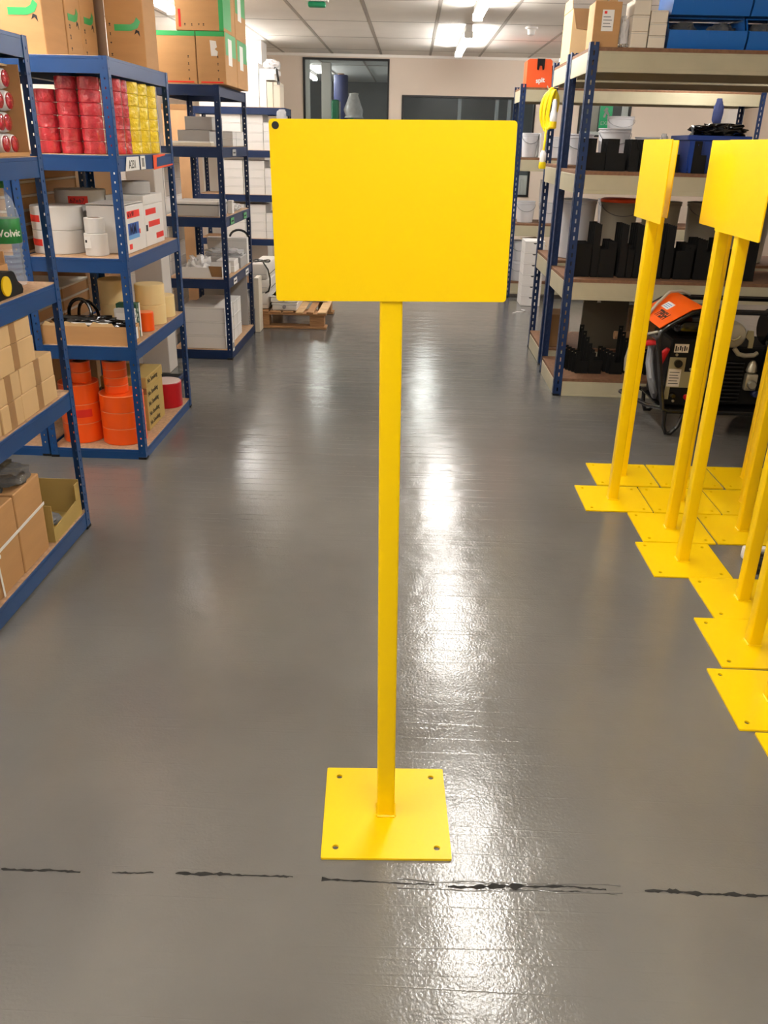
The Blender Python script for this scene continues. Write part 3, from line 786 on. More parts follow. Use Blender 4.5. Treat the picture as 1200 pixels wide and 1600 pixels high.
# -- tape roll rack: top
GB = 'tall brown cartons with green tape on the tape roll rack'
def green_mark(t, x, y, zc, s, face):
    """curved green tape over a corner with printed arrow, on the camera face ('y') or the aisle face ('x')"""
    pts = [(-.11, -.02), (.02, -.02), (.075, .0), (.1, .045), (.07, .075), (.05, .04), (.02, .025), (-.11, .025)]
    arrow = [(.045, -.045), (.07, -.03), (.09, -.06), (.085, -.02), (.06, -.01)]
    for nm, pp, mt in (('green_tape', pts, 'tape_green'), ('printed_mark', arrow, 'ink')):
        q = [((x if face == 'y' else y)+u*s, zc+v*s) for u, v in pp]
        pos = y if face == 'y' else x
        P(nm, MB().prism(q, face, *( (pos-.0012, pos-.0002) if face == 'y' else (pos+.0002, pos+.0012))), mt, t)
def icons(t, face, pos, c, zs, s):
    """column (or row) of small printed handling symbols"""
    for k, (u, v) in enumerate(zs):
        pl = [[(-1, -1), (1, -1), (1, -.6), (.3, -.6), (.3, .2), (1, .3), (.6, 1), (-.6, 1), (-1, .3), (-.3, .2), (-.3, -.6), (-1, -.6)],
              [(-.9, -1), (-.3, -1), (-.3, .2), (-.9, .2), (0, 1.1), (.9, .2), (.3, .2), (.3, -1), (.9, -1), (.9, -1.3), (-.9, -1.3)],
              [(-1, 0), (-.5, .8), (.5, .8), (1, 0), (.2, 0), (.2, -.9), (-.2, -.9), (-.2, 0)]][k % 3]
        q = [(c+u+a*s*.62, v+b*s*.7) for a, b in pl]
        P('printed_symbol', MB().prism(q, face, *((pos-.001, pos-.0002) if face == 'y' else (pos+.0002, pos+.001))), 'ink', t)
z = ZM[4]+.001
b = carton('tall_carton', 'tall brown carton with curved green tape facing camera, top of tape roll rack', -2.05, -1.572, 4.0, 4.245, z, 2.36, tape='x'); green_mark(b, -1.65, 4.0, 1.97, .62, 'y')
b = carton('tall_carton', 'tall brown carton second from front on tape roll rack, narrow green mark', -1.95, -1.568, 4.25, 4.435, z, 2.34); green_mark(b, -1.568, 4.345, 1.985, .62, 'x'); icons(b, 'x', -1.568, 4.29, [(0, 1.95), (0, 1.91), (0, 1.86)], .012)
b = carton('tall_carton', 'tall brown carton third from front on tape roll rack, narrow green mark', -1.95, -1.568, 4.44, 4.64, z, 2.34); green_mark(b, -1.568, 4.55, 1.995, .62, 'x'); icons(b, 'x', -1.568, 4.48, [(0, 1.95), (0, 1.91), (0, 1.86)], .012)
b = carton('tall_carton', 'tall shaded brown carton standing at the aisle end of tape roll rack top', -1.52, -1.332, 4.645, 4.86, z, 2.35); green_mark(b, -1.41, 4.645, 1.985, .62, 'y'); icons(b, 'y', 4.645, -1.50, [(0, 2.0), (0, 1.96), (0, 1.92), (0, 1.87)], .008)
P('paper_label', MB().box(-1.385, -1.35, 4.6435, 4.6448, 2.18, 2.26), 'label_white', b)

carton('tall_carton', 'tall brown carton added to darken the gap between the green-marked ones and the end one', -1.98, -1.60, 4.645, 4.885, z, 2.3, 'cardboard_dark')  # added filler in darker card, stands in for the dark gap

# -- tape roll rack: wrapped red and yellow stacks
z = ZM[3]+.001
STK = [('red', -1.640, 4.08, .048, 5, 'front left corner stack'), ('red', -1.540, 4.08, .048, 6, 'second front stack'), ('red', -1.440, 4.08, .048, 6, 'front stack beside the upright'),
       ('red', -1.372, 4.172, .046, 6, 'first aisle stack behind the upright'), ('red', -1.374, 4.268, .046, 6, 'aisle stack next to the yellow ones'),
       ('yellow', -1.392, 4.392, .074, 6, 'stack next to the red rolls'), ('yellow', -1.392, 4.545, .074, 6, 'middle stack'), ('yellow', -1.392, 4.70, .074, 6, 'stack at the far end')]
src = {}
for col, x, y, r, n, d in STK:
    hh = .0515
    for i in range(n):
        lb = '%s film-wrapped tape roll, %s, %s of %s' % (col, d, nth(i, n), ORD[n-1].replace('fifth', 'five').replace('sixth', 'six'))
        gp = '%s wrapped tape rolls on the second rack' % col
        if (col, r) not in src: src[(col, r)] = roll('tape_roll', lb, x, y, z+i*(hh+.0006), hh, r, col+'_wrap', .03, group=gp, corem='red_roll' if col == 'red' else 'cord_yellow')
        else: dup(src[(col, r)], (x, y, z+i*(hh+.0006)), lb, gp, rj.uniform(0, 6))
# shelf tags on the beam below
t = T('shelf_tag', 'white printed shelf tag on beam under the yellow rolls', 'label', (-1.298, 4.15, 1.37))
P('card', MB().prism([(4.05, 1.355), (4.26, 1.357), (4.26, 1.415), (4.08, 1.415)], 'x', -1.2988, -1.2975), 'label_white', t)
P('lettering', text_mb('A231', .05, (-1.2973, 4.10, 1.366), (0, 1, 0), (0, 0, 1)), 'ink', t)
t = T('shelf_tag', 'small white barcode tag beside the printed tag under the yellow rolls', 'label', (-1.298, 4.32, 1.37))
P('card', MB().box(-1.2988, -1.2975, 4.285, 4.36, 1.357, 1.417), 'label_white', t)
for k in range(4): P('print_bar', MB().box(-1.2975, -1.297, 4.305+k*.01, 4.31+k*.01, 1.368, 1.407), 'ink', t)
tag(P('tape_strip', MB().prism([(4.5, 1.35), (4.86, 1.365), (4.86, 1.372), (4.55, 1.362), (4.56, 1.405), (4.72, 1.415), (4.72, 1.421), (4.5, 1.418)], 'x', -1.2988, -1.2972), 'lid_orange'), 'torn orange tape stuck round the beam end below the yellow rolls', 'tape')

# -- tape roll rack: white rolls
z = ZM[2]+.001
for i in range(2):
    t = roll('tape_roll', 'wide white roll with red label, %s of two, front left of white roll shelf' % ('lower', 'upper')[i], -1.675, 4.135, z+i*.106, .105, .118, 'white_roll', .045, group='white rolls on the tape roll rack', closed='white_card' if i else None)
    wrap_label(t, -1.675, 4.135, .118, -PI/2-1.25, -PI/2-.35, z+i*.106+.036, z+i*.106+.066, 'label_red')
t = roll('tape_roll', 'big white ring roll with red size label behind the wide white pair', -1.655, 4.41, z, .27, .122, 'white_roll', .11, corem='white_card')
wrap_label(t, -1.655, 4.41, .122, -PI/2-.15, -PI/2+.62, z+.205, z+.243, 'label_red')
def w6(c):
    a = -PI/2-.08+c.x/.123; r = .1232+c.z
    return Vector((-1.655+r*math.cos(a), 4.41+r*math.sin(a), z+.213+c.y))
P('lettering', text_mb('67x67', .028, (0, 0, 0), (1, 0, 0), (0, 1, 0), warp=w6), 'ink', t)
for i in range(2):
    t = roll('tape_roll', 'small white roll beside the upright, %s one of two' % ('lower', 'upper')[i], -1.468, 4.045, z+i*.1, (.099, .068)[i], (.053, .046)[i], 'white_roll', .03, group='white rolls on the tape roll rack')
    if i == 0:
        P('paper_label', MB().box(-1.505, -1.475, 3.9915, 3.9935, z+.035, z+.085), 'paper', t); P('print_mark', MB().box(-1.5, -1.492, 3.991, 3.9915, z+.06, z+.072), 'ink', t)
t = T('white_carton', 'white carton with blue MM badge and red labels on white roll shelf', 'box', (-1.42, 4.25, z))
P('body', MB().box(-1.525, -1.335, 4.112, 4.385, z, z+.215, .003), 'white_card', t)
P('lid_flap', MB().box(-1.525, -1.34, 4.112, 4.385, z+.219, z+.223, .001), 'white_card', t)
xx = -1.3348
P('badge', MB().box(xx-.0004, xx+.0004, 4.118, 4.285, z+.075, z+.135), 'label_blue', t)
P('badge_strip', MB().box(xx-.0002, xx+.0006, 4.118, 4.285, z+.062, z+.082), 'label_lightblue', t)
P('lettering', text_mb('MM', .066, (xx+.0006, 4.14, z+.0855), (0, 1, 0), (0, 0, 1), bold=.0006), 'dark_blue', t)
P('red_label', MB().box(xx-.0004, xx+.0004, 4.116, 4.31, z+.158, z+.19), 'label_red', t)
P('label_writing', text_mb('67 x 97', .03, (xx+.0006, 4.125, z+.165), (0, 1, 0), (0, 0, 1)), 'ink', t)
P('red_label', MB().box(xx-.0004, xx+.0004, 4.116, 4.16, z+.018, z+.042), 'label_red', t)
P('red_label', MB().box(xx-.0004, xx+.0004, 4.287, 4.305, z+.078, z+.1), 'label_red', t)
t = T('white_carton', 'white carton with three red labels at the far end of white roll shelf', 'box', (-1.45, 4.56, z))
P('body', MB().box(-1.525, -1.337, 4.40, 4.73, z, z+.2, .003), 'white_card', t)
P('lid', MB().box(-1.527, -1.335, 4.398, 4.732, z+.2, z+.245, .003), 'white_card', t)
for a, b_, zz in ((4.42, 4.60, .165), (4.46, 4.66, .105), (4.58, 4.715, .04)): P('red_label', MB().box(-1.3372, -1.3364, a, b_, z+zz-.014, z+zz+.014), 'label_red', t)
P('print_mark', MB().box(-1.3372, -1.3364, 4.41, 4.44, z+.075, z+.105), 'ink', t)
roll('tape_roll', 'grey-white roll lying on top of the far white carton with red labels', -1.435, 4.57, z+.246, .06, .085, 'grey_card', .03)

# -- tape roll rack: flat box, masking tape
z = ZM[1]+.001
t = open_box('cardboard_box', 'long low brown tray with torn rim and black plastic on fourth shelf', -1.755, -1.318, 3.965, 4.09, z, z+.088, flaps=[])
for a, b_ in ((-1.75, -1.66), (-1.655, -1.53), (-1.52, -1.40)):
    P('torn_flap', MB().prism([(a, z+.088), (b_, z+.088), (b_-.01, z+.104), ((a+b_)/2, z+.1), (a+.02, z+.11)], 'y', 3.966, 3.969), 'cardboard_pale', t)
P('paper_label', MB().box(-1.3178, -1.3168, 4.03, 4.06, z+.02, z+.075), 'label_white', t)
tag(P('plastic_sheet', MB().blob((-1.53, 4.03, z+.05), .19, .045, .05, .5, 3, 3.5), 'black_plastic', smooth=1.), 'crumpled black plastic stuffed into the long low brown tray', 'bag')
tag(P('paper_strip', MB().box(-1.61, -1.43, 3.972, 3.977, z+.092, z+.104, .001), 'paper'), 'thin white strip lying across the black plastic in the tray', 'paper')
t = T('cable_coil', 'black loop of cable standing above the tray of black plastic', 'cable', (-1.6, 4.2, z))
P('loop', MB().tube([(-1.62+.055*math.cos(a), 4.13+.012*math.sin(2*a), z+.1+.088*math.sin(a)) for a in [2*PI*k/24 for k in range(24)]], .009, 8, True), 'black_gloss', t)
P('loop', MB().tube([(-1.59+.05*math.cos(a), 4.15+.012*math.cos(2*a), z+.095+.082*math.sin(a)) for a in [2*PI*k/24 for k in range(24)]], .008, 8, True), 'black_gloss', t)
for i, (x, y, r, n, hh, d) in enumerate(((-1.535, 4.42, .082, 2, .122, 'left stack'), (-1.388, 4.535, .078, 2, .103, 'middle stack'), (-1.392, 4.735, .078, 1, .115, 'far end'))):
    for k in range(n):
        roll('masking_roll', 'cream masking tape roll, %s%s, on fourth shelf of tape roll rack' % (d, (', %s one' % ('lower', 'upper')[k]) if n > 1 else ''), x, y, z+k*(hh+.001), hh, r, 'masking', .035, group='cream masking rolls on the fourth shelf', closed='masking')
for i, (y0_, y1_, hh, m_) in enumerate(((4.098, 4.128, .15, 'white_card'), (4.132, 4.19, .17, 'green_card'))):
    t = T('slim_carton', ('slim white carton with dark green print beside the brown tray', 'dark green slim carton with white pattern in front of masking rolls')[i], 'box', (-1.38, (y0_+y1_)/2, z))
    P('body', MB().box(-1.44, -1.338, y0_, y1_, z, z+hh, .002), m_, t)
    for k in range(6):
        P('printed_dash', MB().box(-1.3382, -1.3374, y0_+.006+(k % 2)*.012, y0_+.012+(k % 2)*.012, z+.015+k*.023, z+.03+k*.023), 'label_white' if i else 'green_card', t)
    if i: P('white_panel', MB().box(-1.3382, -1.3376, y1_-.02, y1_-.001, z+.002, z+hh-.002), 'label_white', t)
    P('paper_end', MB().box(-1.43, -1.345, y0_-.0006, y0_, z+.02, z+hh-.02), 'label_white', t)
roll('tape_roll', 'small orange tape roll in front of the cream masking rolls', -1.363, 4.335, z, .095, .045, 'orange_roll', .02, closed='orange_edge')
# -- tape roll rack: bottom shelf
z = ZM[0]+.001
OR = [('left stack', -1.668, 4.11, [(.1, .1)]*3+[(.05, .052)]*2), ('right stack', -1.45, 4.105, [(.11, .084)]*3+[(.059, .04)]*4)]
for d, x, y, L in OR:
    zz = z
    for i, (r, hh) in enumerate(L):
        t = roll('tape_roll', 'bright orange tape roll, %s, %s of %s from the bottom' % (d, ORD[i], len(L)), x+(0 if r > .08 else (.02 if 'left' in d else -.02)), y, zz, hh, r, 'orange_roll', .036, edge='orange_edge', group='orange tape rolls on the bottom shelf')
        if d == 'left stack' and i == 1: wrap_label(t, x, y, r, -PI/2+.1, -PI/2+.9, zz+.035, zz+.075, 'label_red')
        zz += hh+.001
t = T('handwritten_box', 'olive brown carton with handwritten black lines beside orange rolls', 'box', (-1.45, 4.39, z))
P('body', MB().box(-1.6, -1.362, 4.245, 4.54, z, z+.235, .003), 'cardboard_olive', t)
P('lid', MB().box(-1.602, -1.359, 4.243, 4.542, z+.235, z+.292, .003), 'cardboard_olive', t)
P('front_gap', MB().box(-1.6, -1.362, 4.2435, 4.2449, z+.2, z+.234), 'cardboard_dark', t)
for k, (s_, zz) in enumerate((('No Smoking', .255), ('No Smoking', .185), ('No Smoking', .13), ('No Smoking', .075), ('No Smoking', .025))):
    P('handwriting', text_mb(s_, .036, (-1.3585 if k == 0 else -1.3615, 4.262, z+zz), (0, 1, .0), (0, 0, 1)), 'ink', t)
roll('tape_roll', 'wide dark red roll with pale top at the far end of the bottom shelf', -1.402, 4.735, z, .145, .09, 'red_roll', .03, closed='pale_top')
tag(P('pipe_bundle', MB().lathe(-1.72, 4.45, [(.035, 0), (.035, .3)], 16, 'y', z0=z+.036).lathe(-1.72, 4.55, [(.035, 0), (.035, .3)], 16, 'y', z0=z+.108), 'black_gloss'), 'two dark pipes lying at the back of the bottom shelf', 'pipe')

# -- back-to-back rack behind: stacks of flat brown cartons with white edges
for si, (zz0, n, ya, yb) in enumerate(((ZM[2]+.001, 6, 4.05, 4.42), (ZM[2]+.001, 6, 4.44, 4.85), (ZM[1]+.001, 3, 4.05, 4.45), (ZM[1]+.001, 3, 4.47, 4.85))):
    for k in range(n):
        o = T('flat_carton', 'flat brown carton with white edge, %s of stack %s behind the tape roll rack' % (nth(k, n), ('near upper', 'far upper', 'near lower', 'far lower')[si]), 'box', (-2.0, (ya+yb)/2, zz0+k*.0625), 'flat brown cartons behind the tape rolls')
        P('body', MB().box(-2.2, -1.835, ya, yb, zz0+k*.0625, zz0+k*.0625+.05, .002), 'cardboard', o)
        P('white_edge', MB().box(-2.2, -1.834, ya-.001, yb+.001, zz0+k*.0625+.0505, zz0+k*.0625+.0615, .001), 'cream_card', o)

for k in range(4):
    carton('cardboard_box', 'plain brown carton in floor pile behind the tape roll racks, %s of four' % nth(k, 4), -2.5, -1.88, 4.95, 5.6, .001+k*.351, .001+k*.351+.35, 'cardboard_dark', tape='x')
# -- rack beyond the pillar
z = ZF[4]+.001
FB = [('brown carton with green tape, lower left of the pile beyond the pillar', -1.69, -1.43, 6.12, 6.5, z, z+.305), ('brown carton with green tape and torn white label, lower right of the pile', -1.424, -1.237, 6.12, 6.5, z, z+.305),
      ('brown carton with green tape, lower back of the pile beyond the pillar', -1.424, -1.235, 6.51, 6.9, z, z+.3), ('brown carton with green tape, front of the upper row nearly touching the ceiling', -1.548, -1.24, 6.12, 6.5, z+.307, z+.61),
      ('brown carton with green tape, back of the upper row near the ceiling', -1.548, -1.238, 6.51, 6.9, z+.302, z+.59)]
for i, (d, a, b_, c, e_, f_, g_) in enumerate(FB):
    t = carton('tall_carton', 'tall '+d, a, b_, c, e_, f_, g_, 'cardboard')
    k = .0012
    if i in (0, 1): P('green_tape', MB().box(a-.0005, b_+.0005, c-k, c-.0002, g_-.028, g_), 'tape_green', t); icons(t, 'y', c, b_-.05, [(0, f_+.16), (0, f_+.12), (0, f_+.08), (0, f_+.03)], .009); P('red_print', MB().box(a+.02, b_-.02, c-k, c-.0002, f_+.008, f_+.016), 'label_red', t)
    if i in (1, 2, 4): P('green_tape', MB().box(b_+.0002, b_+k, c+.02, e_-.02, g_-.13, g_), 'tape_green', t); P('white_label', MB().box(b_+.0003, b_+.0016, c+.1, c+.22, f_+.12, g_-.03), 'label_white', t)
    if i == 3:
        P('green_tape', MB().box(b_-.028, b_+k, c-k, c-.0002, f_, g_), 'tape_green', t); P('green_tape', MB().box(b_+.0002, b_+k, c, c+.25, f_+.02, g_), 'tape_green', t)
        icons(t, 'y', c, a+.06, [(0, f_+.035), (.045, f_+.035), (.09, f_+.035), (.12, f_+.035)], .009); P('red_print', MB().box(a+.02, a+.035, c-k, c-.0002, f_+.02, f_+.12), 'label_red', t)
    if i == 1: P('torn_label', MB().prism([(a+.095, g_-.14), (a+.135, g_-.14), (a+.14, g_-.115), (a+.12, g_-.1), (a+.135, g_-.09), (a+.13, g_-.055), (a+.09, g_-.05)], 'y', c-.002, c-.0003), 'label_white', t)
z = ZF[3]+.001
white_box('flat grey-white carton, lower one of two on the second shelf beyond the pillar', -1.62, -1.40, 6.25, 6.6, z, z+.1, mat='grey_card')
white_box('flat grey-white carton, upper one of two on the second shelf beyond the pillar', -1.57, -1.38, 6.27, 6.6, z+.101, z+.185, mat='grey_card')
t = T('paper_stack', 'white paper tray at the front of the second shelf beyond the pillar', 'paper', (-1.5, 6.15, z)); P('tray', MB().box(-1.66, -1.36, 6.1, 6.22, z, z+.022, .002), 'cream_card', t); P('sheets', MB().box(-1.655, -1.365, 6.105, 6.215, z+.022, z+.03), 'paper', t)
for i, (a, b_) in enumerate(((6.56, 6.68), (6.70, 6.98))):
    for k in range(2):
        white_box('small white carton at aisle end of second shelf beyond the pillar, %s pair, %s' % (('nearer', 'farther')[i], ('lower', 'upper')[k]), -1.39, -1.30, a, b_, z+k*.051, z+k*.051+.05, 'small white cartons beyond the pillar')
z = ZF[2]+.001
t = T('shallow_tray', 'shallow grey-white carton tray with crumpled film on third shelf beyond pillar', 'box', (-1.5, 6.2, z))
P('body', MB().box(-1.64, -1.335, 6.115, 6.4, z, z+.075, .004), 'grey_card', t); P('lid_gap', MB().box(-1.6405, -1.3345, 6.1145, 6.4005, z+.074, z+.078), 'gap_dark', t)
P('lid', MB().box(-1.642, -1.333, 6.113, 6.402, z+.078, z+.1, .004), 'white_card', t)
tag(P('film_pile', MB().blob((-1.38, 6.72, z), .07, .2, .03, .5, 8, 3), 'clear_bag', smooth=1.), 'crumpled clear film on the third shelf beyond the pillar', 'bag')
white_box('small white carton standing beside film on the third shelf beyond pillar', -1.335, -1.30, 6.42, 6.48, z, z+.09)
z = ZF[1]+.001
t = open_box('open_tray', 'open white tray with torn film and brown flap, fourth shelf beyond the pillar', -1.64, -1.335, 6.115, 6.42, z, z+.075, 'white_card')
P('brown_flap', MB().prism([(-1.41, z+.012), (-1.335, z+.012), (-1.335, z+.085), (-1.43, z+.085)], 'y', 6.110, 6.1145), 'cardboard_dark', t)
tag(P('film_pile', MB().blob((-1.53, 6.24, z+.006), .09, .09, .09, .5, 13, 3.), 'film_white', smooth=1.), 'crumpled white film bulging from the open white tray', 'bag')
t = T('paper_stack', 'stack of white paper reams beside the open tray beyond the pillar', 'paper', (-1.33, 6.5, z)); P('ream', MB().box(-1.45, -1.31, 6.44, 6.62, z, z+.045, .002), 'paper', t); P('ream', MB().box(-1.445, -1.312, 6.445, 6.61, z+.0455, z+.085, .002), 'white_card', t)
t = T('clear_tray', 'clear film-wrapped tray at the aisle end of the fourth shelf beyond pillar', 'tray', (-1.35, 6.8, z)); P('tray_body', MB().box(-1.60, -1.30, 6.65, 6.9, z, z+.085, .006), 'grey_card', t)
P('film', MB().blob((-1.45, 6.77, z+.0855), .15, .11, .035, .4, 17, 3), 'clear_bag', t, smooth=1.)
white_box('white carton standing upright behind the film-wrapped trays beyond the pillar', -1.62, -1.30, 6.93, 7.0, z, z+.2)
t = T('cable_coil', 'black cable coil standing behind the trays near the far rack upright', 'cable', (-1.4, 7.02, z)); P('loop', MB().tube([(-1.38+.075*math.cos(a), 7.03, z+.19+.06*math.sin(a)) for a in [2*PI*k/20 for k in range(20)]], .009, 6, True), 'black_gloss', t); P('lead', MB().tube([(-1.38, 7.03, z+.131), (-1.4, 7.025, z+.06), (-1.42, 7.02, z+.009)], .008), 'black_gloss', t)
z = ZF[0]+.001
for k in range(3):
    white_box('wide white carton on bottom shelf beyond the pillar, %s of three' % ('bottom', 'middle', 'top')[k], -1.655, -1.335, 6.125, 6.42, z+k*.101, z+k*.101+.1, 'wide white cartons on the bottom shelf')
for i, (a, b_) in enumerate(((6.425, 6.56), (6.565, 6.72))):
    for k in range(3):
        white_box('white carton end at aisle side of bottom shelf, %s column, %s of three' % (('nearer', 'farther')[i], ('bottom', 'middle', 'top')[k]), -1.62, -1.33, a, b_, z+k*.098, z+k*.098+.097, 'white carton ends on the bottom shelf')
tag(P('back_board', MB().box(-1.69, -1.33, 7.015, 7.028, z, z+.44, .002), 'grey_card'), 'plain grey board closing the end of the rack beyond the pillar', 'board')
t = T('shelf_tag', 'white tag at the foot of the upright beyond the pillar', 'label', (-1.283, 6.13, .1)); P('card', MB().box(-1.2815, -1.2803, 6.1, 6.16, .06, .14), 'label_white', t); P('print_bar', MB().box(-1.2803, -1.2798, 6.115, 6.145, .08, .12), 'ink', t)
for i, (yy, zz) in enumerate(((6.32, 1.0), (6.82, 1.0), (6.32, .58), (6.8, .58), (6.5, 1.45))):
    t = T('shelf_tag', ('green tag on third shelf beam beyond pillar, nearer one', 'green tag on third shelf beam beyond pillar, farther one', 'white tag on fourth shelf beam beyond pillar, nearer one', 'white tag on fourth shelf beam beyond pillar, farther one', 'grey tag on second shelf beam beyond the pillar')[i], 'label', (-1.283, yy, zz-.04))
    P('card', MB().box(-1.2835, -1.2822, yy-.06, yy+.06, zz-.06, zz-.018), ('tape_green', 'tape_green', 'label_white', 'label_white', 'grey_card')[i], t); P('print_bar', MB().box(-1.2822, -1.2817, yy-.04, yy+.04, zz-.045, zz-.035), 'ink', t)
# white cartons standing behind that rack
for si, (zz0, n, yy) in enumerate(((0.001, 13, 6.5),)):
    for k in range(n):
        white_box('white carton in tall floor stack behind the rack beyond the pillar, %s up' % ('thirteenth' if k == 12 else ORD[k]), -2.1, -1.775, 6.4, 6.85, zz0+k*.111, zz0+k*.111+.11, 'tall stack of white cartons behind the rack')
t = T('wooden_board', 'tan board leaning upright behind the rack beyond the pillar', 'board', (-1.9, 7.2, 0)); P('panel', MB().box(-1.98, -1.78, 7.2, 7.22, .001, 1.74, .002), 'tan_beam', t); P('edge_strip', MB().box(-1.98, -1.78, 7.198, 7.2, 1.70, 1.74), 'cardboard_dark', t)
t = T('skid_tray', 'low dark tray on floor at the foot of the white pillar', 'tray', (-1.6, 5.4, 0))
P('base', MB().box(-1.86, -1.5, 5.3, 5.6, .001, .012, .002), 'black_matte', t); P('rim', MB().box(-1.86, -1.5, 5.3, 5.315, .012, .04, .002), 'navy_paint', t); P('rim', MB().box(-1.515, -1.5, 5.315, 5.6, .012, .04, .002), 'navy_paint', t)

# -- far rack E
z = ZE[4]+.001
EC = 'white cartons on top of the far left rack'
for k in range(4): white_box('wide white carton on top of far left rack, %s of its stack' % nth(k, 4), -1.95, -1.562, 9.33, 9.7, z+k*.0905, z+k*.0905+.09, EC)
for i, (a, b_, hh) in enumerate(((-1.556, -1.485, .245), (-1.481, -1.42, .228), (-1.416, -1.35, .226))):
    white_box('tall narrow white carton standing on far left rack top, %s of three' % ('left', 'middle', 'right')[i], a, b_, 9.32, 9.6, z, z+hh, mat='white_card' if i < 1 else 'cream_card')
white_box('white carton lying across the wide stack under the far lamp', -1.86, -1.565, 9.34, 9.7, z+.3625, z+.40)
white_box('small white carton bridging the narrow cartons on the far left rack', -1.555, -1.40, 9.33, 9.6, z+.2465, z+.30)
white_box('white slab topmost of the pile on the far left rack', -1.56, -1.385, 9.34, 9.65, z+.3015, z+.345)
tag(P('film_pile', MB().blob((-1.44, 9.45, z+.346), .08, .1, .06, .4, 21, 2.5), 'film_white', smooth=1.), 'crumpled white film on the topmost slab of the far left rack', 'bag')
t = T('cable_tail', 'short black cable tail hanging over the top cartons of far left rack', 'cable', (-1.385, 9.3, z+.2)); P('lead', MB().tube([(-1.40, 9.36, z+.353), (-1.378, 9.325, z+.34), (-1.37, 9.312, z+.29), (-1.36, 9.31, z+.235)], .012, 8), 'black_gloss', t); P('plug', MB().box(-1.375, -1.345, 9.295, 9.318, z+.205, z+.235, .004), 'black_gloss', t)
for zi, zz in ((3, ZE[3]), (2, ZE[2]), (1, ZE[1])):
    nm = ('', 'fourth', 'third', 'second')[zi]
    for ci, (a, b_) in enumerate(((-1.98, -1.76), (-1.755, -1.535), (-1.53, -1.462), (-1.457, -1.36))):
        n = 4 if ci < 2 else 3
        hh = (.084, .082, .085)[3-zi] if ci < 2 else .086
        for k in range(n):
            white_box('white carton on %s shelf of far left rack, %s column, %s of %d' % (nm, ORD[ci], nth(k, n), n), a, b_, 9.32 + (.01 if ci % 2 else 0), 9.68, zz+.001+k*(hh+.0005), zz+.001+k*(hh+.0005)+hh, 'white cartons on the shelves of the far left rack')
tag(P('clear_film', MB().blob((-1.335, 9.285, ZE[4]-.075), .05, .012, .06, .4, 30, 3, flat=False), 'clear_bag', smooth=1.), 'scrap of clear film hanging on the end of the far left rack', 'bag')

# -- pallet and what stands on it
t = T('pallet', 'weathered wooden pallet on grey floor behind the yellow sign', 'pallet', (-1.0, 7.7, 0))
for x in (-1.285, -.845): P('block', MB().box(x, x+(.09 if x < -1 else .125), 7.27, 7.39, .022, .118, .003), 'pallet_wood', t); P('block', MB().box(x, x+(.09 if x < -1 else .125), 7.98, 8.1, .022, .118, .003), 'pallet_wood', t)
for y in (7.262, 7.975): P('bottom_board', MB().box(-1.295, -.70, y, y+.13, .001, .021, .003), 'pallet_wood', t); P('cross_board', MB().box(-1.295, -.70, y-.006, y+.136, .119, .134, .003), 'pallet_wood', t)
for k, (a, b_) in enumerate(((-1.295, -1.2), (-1.185, -1.09), (-1.075, -.985), (-.965, -.9), (-.87, -.81), (-.775, -.70))):
    P('deck_board', MB().box(a, b_, 7.25, 8.11, .135, .15, .003), 'pallet_pale' if k in (3, 5) else 'pallet_wood', t)
def drawer(label, x0, x1, y0, y1, z0, h):
    t = T('drawer_tray', label, 'tray', ((x0+x1)/2, (y0+y1)/2, z0))
    P('body', MB().box(x0, x1, y0, y1, z0, z0+h, .012, 2), 'appliance_white', t)
    P('rim', MB().box(x0-.004, x1+.004, y0-.004, y1, z0+h-.012, z0+h, .003), 'appliance_white', t)
    P('knob', MB().lathe((x0+x1)/2, y0-.02, [(.009, 0), (.016, .004), (.016, .012), (.009, .02)], 16, 'y', z0=z0+h*.55), 'grey_plastic', t)
drawer('white plastic drawer tray with dark knob on the pallet, lower one', -1.17, -.955, 7.28, 7.75, .151, .062)
drawer('white plastic drawer tray with dark knob on the pallet, upper one', -1.185, -.95, 7.29, 7.75, .214, .06)
drawer('white plastic tray with black marks at the back right of the pallet', -.93, -.73, 7.75, 8.08, .151, .07)
MC = [(.151, .29, .0), (.291, .40, .012), (.401, .53, -.004)]
for i, (a, b_, d) in enumerate(MC):
    t = T('machine_module', 'white office machine module stacked on pallet beside the rack, %s one' % ('bottom', 'middle', 'top')[i], 'machine', (-1.25, 7.6, a))
    P('housing', MB().box(-1.35, -1.205+d, 7.33, 7.9, a, b_, .014, 2), 'appliance_white', t)
    for k in range(3 if i == 0 else 1): P('slot', MB().box(-1.2055+d, -1.2042+d, 7.40, 7.84, a+.03+k*.032, a+.036+k*.032), 'gap_dark', t)
    P('panel_line', MB().box(-1.33, -1.22, 7.3292, 7.3305, a+.04, a+.044), 'grey_card', t)
t = T('power_cable', 'black looped power cable lying on the white machine modules', 'cable', (-1.22, 7.5, .54))
P('loop', MB().tube([(-1.27+.07*math.cos(a), 7.42+.06*math.sin(a), .545+.004*math.sin(3*a)) for a in [2*PI*k/24 for k in range(24)]], .0065, 8, True), 'black_gloss', t)
P('lead', MB().tube([(-1.25, 7.365, .545), (-1.235, 7.315, .539), (-1.2, 7.305, .49), (-1.185, 7.305, .42), (-1.185, 7.305, .36), (-1.20, 7.31, .31), (-1.23, 7.317, .29)], .0065, 8), 'black_gloss', t)
tag(P('narrow_board', MB().box(-1.285, -1.245, 7.08, 7.24, .001, .45, .003), 'cream_card'), 'narrow white board standing on the floor against the rack end', 'board')
white_box('tall white carton on the pallet behind the machine modules', -1.18, -1.0, 7.85, 8.1, .151, .56)
